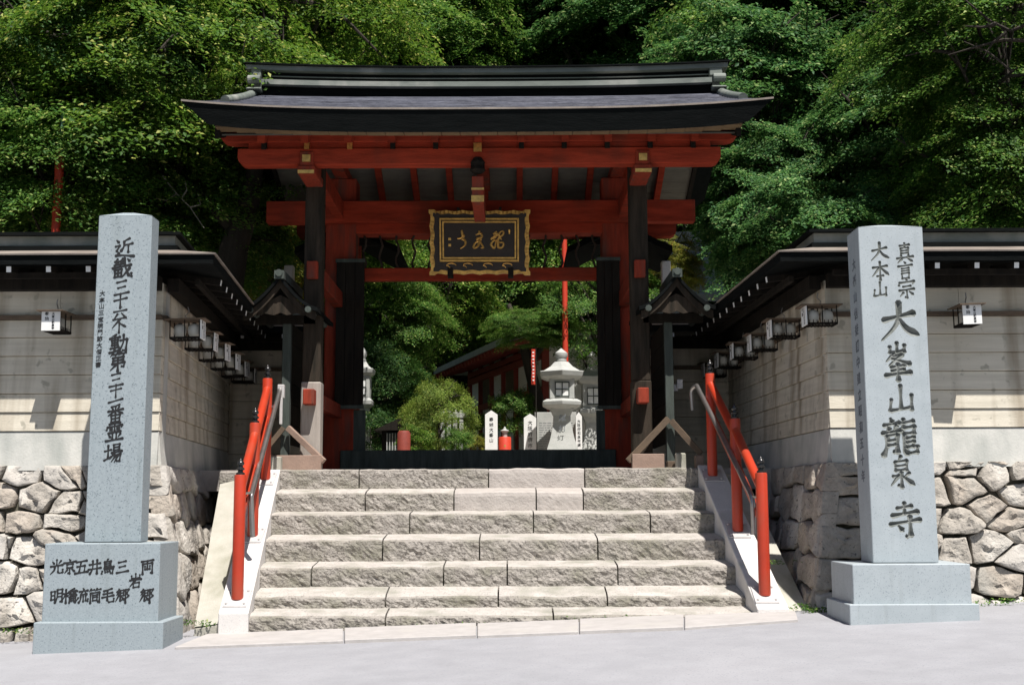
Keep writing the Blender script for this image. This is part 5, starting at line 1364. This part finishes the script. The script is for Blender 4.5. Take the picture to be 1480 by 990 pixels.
# small dark shed with red barrel, left
sh = thing('small_shrine', 'small dark wooden shrine with a sloping roof low on the left of the opening', 'shrine', (PX(570, 23), 23, LAND))
x0, x1 = PX(552, 23), PX(590, 23)
MB().box(x0, x1, 23, 23.8, LAND, PZ(622, 23)).build('body', 'darkwood', sh)
MB().prism([(x0 - .14, PZ(622, 23)), (x1 + .14, PZ(622, 23)), ((x0 + x1) / 2 + .12, PZ(604, 23))], 22.8, 24).build('roof', 'darkwood', sh)
MB().box(PX(559, 22.95), PX(575, 22.95), 22.93, 22.98, LAND + .03, PZ(625, 23)).build('door', 'greywood', sh)
m = MB(); [m.box(PX(559 + i * 4, 22.9), PX(560.2 + i * 4, 22.9), 22.9, 22.93, LAND + .05, PZ(626, 23)) for i in range(5)]; m.build('door_lattice', 'lstone', sh)
rb2 = MB().lathe((PX(584, 22.3), 22.3, LAND), [(.10, 0), (.12, .05), (.12, PZ(626, 22.3) - LAND), (.09, PZ(622, 22.3) - LAND)], 14).build('red_tub', 'hallred', None, smooth=True); meta(rb2, 'dull red tub in shade beside the small dark shrine', 'tub')
# distant grey roofed building on the right behind the maples
db = thing('distant_hall', 'far grey sloping temple roof behind pale maples right of the gate', 'hall', P(1000, 500, 34))
Yd = 34; a, b, c, d = P(935, 352, Yd + 2), P(1020, 348, Yd + 2), P(1052, 425, Yd - 2), P(925, 425, Yd - 2)
MB().add([a, b, c, d, a - Vector((0, 0, .2)), b - Vector((0, 0, .2)), c - Vector((0, 0, .2)), d - Vector((0, 0, .2))], [(0, 1, 2, 3), (7, 6, 5, 4), (0, 1, 5, 4), (1, 2, 6, 5), (2, 3, 7, 6), (3, 0, 4, 7)]).build('roof', 'hallroof', db)
MB().bar(a + Vector((0, 0, .12)), b + Vector((.3, 0, .12)), .4, .3).build('ridge', 'lstone', db)
MB().box(c.x - 4, c.x - .5, Yd - 1, Yd + 2, LAND - 1, c.z).build('wall', 'hallwall', db)

# ================================================================== PLANTS
rng = np.random.default_rng(11)
def leaf_mesh(name, centers, normals, size, aspect=.55, fold=.25, jitter=.35):
    """one rhombic folded leaf per centre"""
    n = len(centers); s = size * rng.uniform(1 - jitter, 1 + jitter, (n, 1))
    t = rng.normal(size=(n, 3)); t -= normals * np.sum(t * normals, 1, keepdims=True); t /= np.linalg.norm(t, axis=1, keepdims=True) + 1e-9
    b = np.cross(normals, t)
    tip = centers + t * s * .5 - normals * s * .12; base = centers - t * s * .5
    l = centers + b * s * aspect * .5 + normals * s * fold * .3; r = centers - b * s * aspect * .5 + normals * s * fold * .3
    v = np.stack([base, l, tip, r], 1).reshape(-1, 3)
    idx = np.arange(n)[:, None] * 4
    tri = np.concatenate([idx + [0, 2, 1], idx + [0, 3, 2]], 1).reshape(-1, 3)
    return v, tri
def np_mesh(name, v, tri, mats):
    me = bpy.data.meshes.new(name)
    me.vertices.add(len(v)); me.vertices.foreach_set('co', v.astype(np.float32).ravel())
    nl = len(tri) * 3; me.loops.add(nl); me.loops.foreach_set('vertex_index', tri.astype(np.int32).ravel())
    me.polygons.add(len(tri)); me.polygons.foreach_set('loop_start', np.arange(0, nl, 3, dtype=np.int32)); me.polygons.foreach_set('loop_total', np.full(len(tri), 3, dtype=np.int32))
    me.update(calc_edges=True)
    for m in mats: me.materials.append(m)
    return me
def crown_points(nclump, per, R_, clump, flat=.16, shell=.35, droop=0.2, seed=0, jit=.34, slope=.55):
    """leaf positions in thin overlapping sprays that slope outward and droop, with gaps between the layers"""
    g = np.random.default_rng(seed); C = []; N = []
    for i in range(nclump):
        d = g.normal(size=3); d[2] = d[2] * .9 + .1; d /= np.linalg.norm(d)
        rr = shell + (1 - shell) * g.random() ** .55
        c = d * rr * np.array(R_)
        az = math.atan2(d[1], d[0]) + g.normal() * .25; out = np.array([math.cos(az), math.sin(az)]); sd = np.array([-out[1], out[0]])
        sl = slope * g.uniform(.4, 1.4); roll = g.normal() * .25
        cs = clump * g.uniform(.55, 1.5); k = max(30, int(per * (cs / clump) ** 1.6))
        # leaflets follow several twigs that fan out from the inner end of the spray
        nt = 6; tw = g.integers(0, nt, k); ang = (tw / (nt - 1) - .5) * 2.1 + g.normal(size=k) * .13
        L = cs * 1.25 * g.random(k) ** .75 * (1 - .25 * np.abs(tw / (nt - 1) - .5))
        u = L * np.cos(ang) - cs * .45; w = L * np.sin(ang) + g.normal(size=k) * cs * .05
        z = -sl * u - roll * w - droop * u * np.abs(u) / cs + g.normal(size=k) * cs * flat * .5
        p = np.stack([out[0] * u + sd[0] * w, out[1] * u + sd[1] * w, z], 1)
        nn = np.array([out[0] * sl, out[1] * sl, 1.0]) + np.array([sd[0], sd[1], 0]) * roll + g.normal(size=(k, 3)) * jit
        nn /= np.linalg.norm(nn, axis=1, keepdims=True)
        C.append(c + p); N.append(nn)
    return np.concatenate(C), np.concatenate(N)
def limbs(base_h, R_, n, seed, r0):
    """trunk and limbs; crown centre at origin, trunk foot at -base_h"""
    g = random.Random(seed); m = MB()
    lean = (g.uniform(-.12, .12) * base_h, g.uniform(-.1, .1) * base_h)
    tr = [(lean[0] * (1 - t) ** 2, lean[1] * (1 - t) ** 2, -base_h + (base_h + R_[2] * .45) * t) for t in lin(0, 1, 9)]
    tr = [(x + .05 * r0 * 8 * nz(seed, z * .5), y + .05 * r0 * 8 * nz(seed + 9, z * .5), z) for x, y, z in tr]
    m.tube(tr, [r0 * (1.25 if i == 0 else 1 - .80 * i / 8) for i in range(9)], 10)
    for k in range(n):
        t = g.uniform(.45, .95); i = min(7, int(t * 8)); s = Vector(tr[i]); a = g.uniform(0, 2 * math.pi)
        L = g.uniform(.55, .95); e = Vector((math.cos(a) * R_[0] * L, math.sin(a) * R_[1] * L, s.z * .3 + g.uniform(-.2, .55) * R_[2]))
        mid = (s + e) / 2 + Vector((g.uniform(-.1, .1) * R_[0], g.uniform(-.1, .1) * R_[0], .10 * R_[2]))
        r = r0 * .42 * (1 - .5 * t); q1 = s.lerp(mid, .5) + Vector((0, 0, .05)); q2 = mid.lerp(e, .5)
        m.tube([s, q1, mid, q2, e], [r, r * .8, r * .6, r * .38, r * .14], 6)
        for q in range(3):
            b0 = mid.lerp(e, g.uniform(0, .8)); b1 = b0 + Vector((g.uniform(-1, 1), g.uniform(-1, 1), g.uniform(-.1, .6))) * R_[0] * .28
            m.tube([b0, (b0 + b1) / 2 + Vector((0, 0, .04)), b1], [r * .35, r * .22, r * .08], 5)
    return m
CR_, TR_ = {}, {}
def proto(key, R_, nclump, per, clump, leaf, base_h, r0, flat=.16, shell=.35, aspect=.55, seed=1, nl=9, droop=.25):
    c, n = crown_points(nclump, per, R_, clump, flat, shell, droop, seed)
    v, t = leaf_mesh(key, c, n, leaf, aspect)
    CR_[key] = np_mesh('crown_' + key, v, t, [MT['leafM']])
    lm = limbs(base_h, R_, nl, seed, r0)
    TR_[key] = lm.mesh('trunk_' + key, [MT['trunk']], (0, 0, 0), smooth=True)
    TR_[key]['h'] = base_h
proto('maple', (2.6, 2.3, 2.0), 180, 460, .62, .072, 4.0, .17, seed=3, nl=16)
proto('maple2', (2.7, 2.3, 2.1), 150, 500, .70, .078, 4.0, .17, seed=13, nl=16)
proto('broad', (3.0, 3.0, 2.7), 150, 420, .80, .125, 6.0, .26, seed=5, nl=16, shell=.4)
proto('broad2', (3.2, 3.0, 3.1), 135, 460, .92, .135, 6.5, .28, seed=8, nl=16, shell=.4)
proto('tall', (2.1, 2.1, 5.0), 170, 360, .75, .125, 9.0, .24, seed=17, nl=22, shell=.35)
proto('bush', (.8, .8, .75), 70, 170, .24, .052, .9, .04, flat=.4, seed=21, nl=8)
proto('pine', (.98, .92, 1.05), 120, 300, .26, .050, 1.0, .07, flat=.45, shell=.6, aspect=.3, seed=25, nl=12, droop=.05)
tree_count = {}
def tree(key, u, v, Y, size, mat, label, name='broadleaf_tree', cat='tree', rz=None, zs=1.0, group='trees on the wooded slope behind the gate', foot=None):
    p = P(u, v, Y); h = TR_[key]['h']; s = size
    g = foot if foot is not None else hill_z(p.x, Y)
    t = thing(name, label, cat, (p.x, Y, g), group)
    rz = random.uniform(0, 6.28) if rz is None else rz
    o = bpy.data.objects.new('crown', CR_[key]); link(o, t); o.material_slots[0].link = 'OBJECT'; o.material_slots[0].material = MT[mat]
    o.location = (0, 0, p.z - g); o.rotation_euler = (0, 0, rz); o.scale = (s, s, s * zs)
    q = bpy.data.objects.new('trunk', TR_[key]); link(q, t); q.location = (0, 0, p.z - g); q.rotation_euler = (0, 0, rz); 
    zz = max(.2, (p.z - g + .2) / h) if key not in ('bush', 'pine') else (p.z - g) / h
    q.scale = (s, s, max(zz, s * zs * .5) if zz < s * zs else zz)
    if zz < s * zs: q.scale = (s, s, max(zz, .3))
    return t
T = [
 # near left maples (yellow green, lit top)
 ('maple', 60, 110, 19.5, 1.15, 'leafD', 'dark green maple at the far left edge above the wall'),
 ('maple2', 235, 140, 19.0, 1.1, 'leafL', 'yellow-green maple with lit sprays left of the gate roof'),
 ('maple', 395, 45, 22.3, 1.2, 'leafL', 'bright yellow-green maple directly above the left end of the ridge'),
 ('maple2', 120, 270, 18.5, .85, 'leafM', 'shaded maple low behind the left wall roof'),
 ('maple', 270, 300, 19.5, .85, 'leafM', 'maple with bare twigs between the left pillar and the gate'),
 ('maple2', 560, 0, 45.0, 2.1, 'leafL', 'lime green maple over the middle left of the ridge'),
 ('maple', 20, 10, 22.0, 1.3, 'leafD', 'dark maple in the top left corner'),
 ('maple2', 170, -10, 24.0, 1.3, 'leafM', 'tall sunny maple at the top left behind the dark one'),
 ('maple2', 400, 360, 23.0, .55, 'leafO', 'orange tinged young maple behind the left screen roof'),
 ('maple', 455, 330, 26.0, .8, 'leafL', 'light maple glimpsed between left screen and gate eave'),
 ('maple', -60, 230, 20.0, 1.0, 'leafD', 'shaded maple cut off by the left picture edge'),
 # centre, behind ridge
 ('broad', 690, 40, 47, 1.5, 'leafP', 'pale green tree behind the centre of the ridge'),
 ('broad2', 800, 30, 46, 1.5, 'leafP', 'pale grey-green tree above the right half of the ridge'),
 ('broad', 900, 60, 43, 1.35, 'leafB', 'feathery blue-green tree above the right of the ridge'),
 ('broad2', 985, 20, 46, 1.4, 'leafP', 'whitish green tree high above the right ridge end'),
 ('broad', 620, 95, 42, 1.25, 'leafM', 'mid green tree low behind the left centre ridge'),
 # right side
 ('broad2', 1075, 170, 27, .85, 'leafB', 'bluish rounded tree touching the right ridge end'),
 ('broad', 1115, 80, 32, 1.0, 'leafM', 'green tree up the slope right of the ridge end'),
 ('broad2', 1115, 285, 25, .52, 'leafB', 'bright bushy tree beside the right eave corner'),
 ('broad', 1165, 360, 21.5, .55, 'leafB', 'low sunny bush tree right above the right wall roof'),
 ('tall', 1190, 60, 36, 1.0, 'leafM', 'narrow tall conifer-like tree right of centre slope'),
 ('broad2', 1250, 150, 30, .95, 'leafM', 'layered green tree in the middle of the right slope'),
 ('broad', 1290, 215, 25, .72, 'leafB', 'layered tree with flat lit sprays above the dark hollow'),
 ('broad', 1330, 20, 34, 1.1, 'leafM', 'mid green tree high on the right slope'),
 ('tall', 1270, 10, 38, 1.0, 'leafB', 'tall blue-green conifer at the top right of the slope'),
 ('broad2', 1395, 140, 26, .9, 'leafB', 'blue-green tree spreading toward the right edge'),
 ('maple2', 1455, 280, 20, .85, 'leafM', 'lit maple hanging at the right edge above the wall'),
 ('maple', 1450, 60, 20, 1.0, 'leafM', 'thin leaved maple with visible branches in the top right corner'),
 ('maple2', 1500, 180, 22, .9, 'leafM', 'maple cut off by the right picture edge'),
 ('broad2', 1400, 330, 27, .5, 'leafD', 'dark undergrowth tree behind the right granite pillar'),
 ('maple2', 962, 385, 26, .34, 'leafO', 'pale yellow maple between right screen and gate'),
 # courtyard trees seen through the gate
 ('maple', 550, 465, 27.5, .62, 'leafM', 'dark leafy maple filling the left of the gate opening'),
 ('maple2', 535, 565, 26, .50, 'leafD', 'shaded shrubby maple low left in the gate opening'),
 ('maple2', 740, 400, 37, .85, 'leafM', 'maple arching over the prayer hall roof'),
 ('maple', 868, 448, 26.3, .62, 'leafM', 'maple with lit sprays behind the tall red pole'),
 ('maple2', 600, 410, 34, 1.0, 'leafL', 'sunny maple behind the hanging name plaque'),
 ('maple', 640, 425, 36, 1.0, 'leafM', 'maple rising over the far end of the prayer hall roof'),
 ('maple2', 790, 350, 38, 1.3, 'leafL', 'sunlit maple seen between the rods right of the plaque'),
 ('maple', 575, 345, 37, 1.1, 'leafL', 'sunlit maple seen between the rods left of the plaque'),
 ('maple2', 480, 500, 28, .6, 'leafD', 'dark maple behind the left gate pillar'),
]
for a in T:
    key, u, v, Y, s, mt, lb = a
    tree(key, u, v, Y, s, mt, lb, 'maple_tree' if 'maple' in key else ('conifer_tree' if key == 'tall' else 'broadleaf_tree'))
# further rows up the slope fill the view with individual crowns
kinds = ['broad', 'broad2', 'tall', 'broad2', 'broad']
mts = ['leafM', 'leafB', 'leafD', 'leafM', 'leafB', 'leafP', 'leafD']
rows_ = [(40, 13, 1.25), (47, 14, 1.4), (55, 14, 1.6), (64, 14, 1.9), (76, 14, 2.4)]
ORD = ['first', 'second', 'third', 'fourth', 'fifth', 'sixth', 'seventh', 'eighth', 'ninth', 'tenth', 'eleventh', 'twelfth', 'thirteenth', 'fourteenth']
where = ['far left', 'left', 'left of centre', 'centre left', 'centre', 'centre right', 'right of centre', 'right', 'far right']
for r, (Y, n, s) in enumerate(rows_):
    for i in range(n):
        x = lerp(-26 - r * 5, 26 + r * 5, (i + .5 * (r % 2) + random.uniform(-.25, .25)) / (n - 1)); y = Y + random.uniform(-2.5, 2.5)
        g = hill_z(x, y); key = random.choice(kinds); sc = s * random.uniform(.85, 1.2)
        cz = g + (3.6 if key != 'tall' else 5.5) * sc
        t = thing('forest_tree', 'green forest tree on the %s of the slope, %s from the left' % (('lowest row', 'second row up', 'third row up', 'fourth row up', 'topmost row')[r], ORD[i]), 'tree', (x, y, g), 'forest trees high on the slope')
        o = bpy.data.objects.new('crown', CR_[key]); link(o, t); o.material_slots[0].link = 'OBJECT'; o.material_slots[0].material = MT[random.choice(mts)]
        o.location = (0, 0, cz - g); o.rotation_euler = (0, 0, random.uniform(0, 6.3)); o.scale = (sc, sc, sc)
        q = bpy.data.objects.new('trunk', TR_[key]); link(q, t); q.location = (0, 0, cz - g); q.scale = (sc, sc, (cz - g + .3) / TR_[key]['h'])
# dark columns of cedar trunks on the right slope
for i, (u, Y) in enumerate([(1194, 29), (1215, 33), (1247, 30), (1310, 31), (1345, 28), (1375, 32)]):
    p = P(u, 300, Y); g = hill_z(p.x, Y)
    t = thing('cedar_tree', 'straight dark cedar trunk rising in the shaded hollow, %s of six' % ['leftmost', 'second', 'third', 'fourth', 'fifth', 'rightmost'][i], 'tree', (p.x, Y, g), 'cedar trunks in the shaded hollow')
    m = MB(); m.tube([(p.x, Y, g - .3), (p.x + .05, Y, g + 5), (p.x + .1, Y, g + 13)], [.22, .17, .08], 10); m.build('trunk', 'trunk', t, smooth=True)
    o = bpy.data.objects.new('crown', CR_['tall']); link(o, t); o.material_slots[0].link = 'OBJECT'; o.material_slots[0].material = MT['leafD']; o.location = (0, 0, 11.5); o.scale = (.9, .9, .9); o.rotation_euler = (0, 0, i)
# near trunk behind the left wall
t = thing('old_tree', 'thick dark trunk leaning behind the left wall roof, left of the screen', 'tree', (PX(330, 18.2), 18.2, LAND), None)
MB().tube([(PX(318, 18.2), 18.2, LAND - .2), P(325, 430, 18.2), P(338, 360, 18.2), P(358, 300, 18.2), P(372, 230, 18.4), P(380, 150, 18.6)], [.30, .26, .22, .17, .12, .07], 12).tube([P(345, 340, 18.2), P(300, 290, 18.1), P(250, 255, 18)], [.12, .08, .03], 8).build('trunk', 'trunk', t, smooth=True)
o = bpy.data.objects.new('crown', CR_['maple']); link(o, t); o.material_slots[0].link = 'OBJECT'; o.material_slots[0].material = MT['leafL']
pc = P(365, 190, 19.2); o.location = (pc.x - t.location.x, 1.0, pc.z - LAND); o.scale = (.55, .55, .5)
# leaning trunk in the courtyard
t = thing('leaning_tree', 'dark leaning trunk of a courtyard maple left of the stone lantern', 'tree', (PX(783, 26.6), 26.6, LAND), None)
MB().tube([(PX(787, 26.6), 26.6, LAND - .1), P(780, 590, 26.6), P(770, 550, 26.6), P(762, 520, 26.6), P(752, 480, 26.7), P(735, 440, 26.8)], [.20, .15, .13, .11, .08, .05], 10).tube([P(765, 530, 26.6), P(790, 490, 26.5), P(815, 460, 26.4)], [.07, .05, .02], 7).build('trunk', 'trunk', t, smooth=True)
o = bpy.data.objects.new('crown', CR_['maple']); link(o, t); o.material_slots[0].link = 'OBJECT'; o.material_slots[0].material = MT['leafM']
pc = P(768, 474, 25.7); o.location = (pc.x - t.location.x, -.9, pc.z - LAND); o.scale = (.40, .34, .22)
# pruned pine and shrubs
tree('pine', 634, 605, 23.2, .70, 'needle', 'rounded pruned garden pine in the middle of the gate opening', 'garden_pine', 'pine', group='clipped shrubs in the courtyard', foot=LAND)
for key, u, v, Y, s, mt, lb in [('bush', 742, 595, 26, .66, 'leafM', 'glossy green shrub before the hall wall'), ('bush', 770, 600, 27.4, .60, 'leafL', 'sunlit yellow-green shrub behind the white post'),
                            ('bush', 700, 620, 26.5, .50, 'leafL', 'low pale shrub left of the white pointed post'), ('bush', 690, 645, 25.6, .30, 'leafO', 'brownish low shrub beside the red barrel'),
                            ('bush', 797, 580, 27.6, .6, 'leafM', 'green shrub between leaning trunk and stone lantern'), ('bush', 600, 640, 22.6, .45, 'leafL', 'low shrub under the pruned pine'),
                            ('bush', 660, 640, 22.4, .38, 'leafM', 'small shrub at the right foot of the pruned pine'), ('bush', 535, 625, 24.5, .7, 'leafD', 'dark shrub behind the left stone lantern')]:
    tree(key, u, v, Y, s, mt, lb, 'courtyard_shrub', 'shrub', group='clipped shrubs in the courtyard', foot=LAND)
# undergrowth on the hillside
n = 120000
X = rng.uniform(-45, 45, n); Yy = rng.uniform(27, 75, n)
Z = np.array([hill_z(a, b) for a, b in zip(X[::6], Yy[::6])]).repeat(6)[:n]
X = X[::6].repeat(6)[:n] + rng.normal(size=n) * .35; Yy = Yy[::6].repeat(6)[:n] + rng.normal(size=n) * .35
Cc = np.stack([X, Yy, Z + rng.uniform(.1, .9, n)], 1); Nn = rng.normal(size=(n, 3)) * .5 + np.array([0, -.3, 1]); Nn /= np.linalg.norm(Nn, axis=1, keepdims=True)
keep = (Yy > 35) | (np.abs(X) > 7); Cc = Cc[keep]; Nn = Nn[keep]
v, t = leaf_mesh('u', Cc, Nn, .24, .6)
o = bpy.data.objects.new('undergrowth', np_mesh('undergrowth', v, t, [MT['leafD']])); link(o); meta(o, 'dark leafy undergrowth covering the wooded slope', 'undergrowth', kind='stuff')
# weeds and moss at the foot of the walls
pts = []
for (u, v, Y, n_, sp) in [(1180, 893, 12.0, 90, .10), (1165, 880, 12.1, 60, .08), (268, 903, 12.0, 60, .06), (300, 904, 12.0, 30, .05), (20, 915, 12.0, 60, .12), (1400, 878, 12.0, 70, .15), (1460, 872, 12.0, 60, .12), (1120, 815, 12.6, 40, .10), (640, 905, 11.99, 25, .25), (900, 903, 11.99, 25, .2)]:
    p = P(u, v, Y)
    for _ in range(n_): pts.append((p.x + random.gauss(0, sp), Y + random.gauss(0, .03), max(road_z(p.x, Y), p.z) + random.uniform(0, .05)))
pts = np.array(pts); nn = rng.normal(size=pts.shape) * .6 + np.array([0, -.4, 1]); nn /= np.linalg.norm(nn, axis=1, keepdims=True)
v, t = leaf_mesh('w', pts, nn, .035, .4)
o = bpy.data.objects.new('weeds', np_mesh('weeds', v, t, [MT['leafM']])); link(o); meta(o, 'small green weeds in the joints at the foot of the stone walls', 'weeds', kind='stuff')
# overhanging twigs, top right
t = thing('overhanging_branch', 'thin dark bare branches crossing the top right corner', 'branch', P(1480, 40, 18), None)
m = MB()
for pts in ([(1500, 30), (1460, 45), (1430, 30), (1400, 5), (1385, -10)], [(1500, 60), (1450, 58), (1405, 70), (1370, 80)], [(1455, 47), (1435, 62), (1420, 85)], [(1440, 35), (1420, 40), (1395, 38)]):
    w = [P(u, v, 18 + .1 * i) for i, (u, v) in enumerate(pts)]; m.tube(w, [.035 - .028 * i / (len(w) - 1) for i in range(len(w))], 6)
m.build('twigs', 'trunk', t, smooth=True)
# bare grey twigs left
t = thing('bare_twig', 'pale dry twigs hanging before the trees left of the gate', 'branch', P(280, 290, 17.5), None)
m = MB()
for pts in ([(235, 255), (255, 280), (275, 300), (295, 330)], [(262, 288), (270, 275), (268, 262)], [(275, 300), (290, 296), (286, 280)], [(255, 280), (240, 290), (225, 287)]):
    w = [P(u, v, 17.6) for u, v in pts]; m.tube(w, [.014 - .009 * i / (len(w) - 1) for i in range(len(w))], 5)
m.build('twigs', 'palewood', t, smooth=True)
print('objects', len(bpy.data.objects), 'tris', sum(len(m.polygons) for m in bpy.data.meshes))
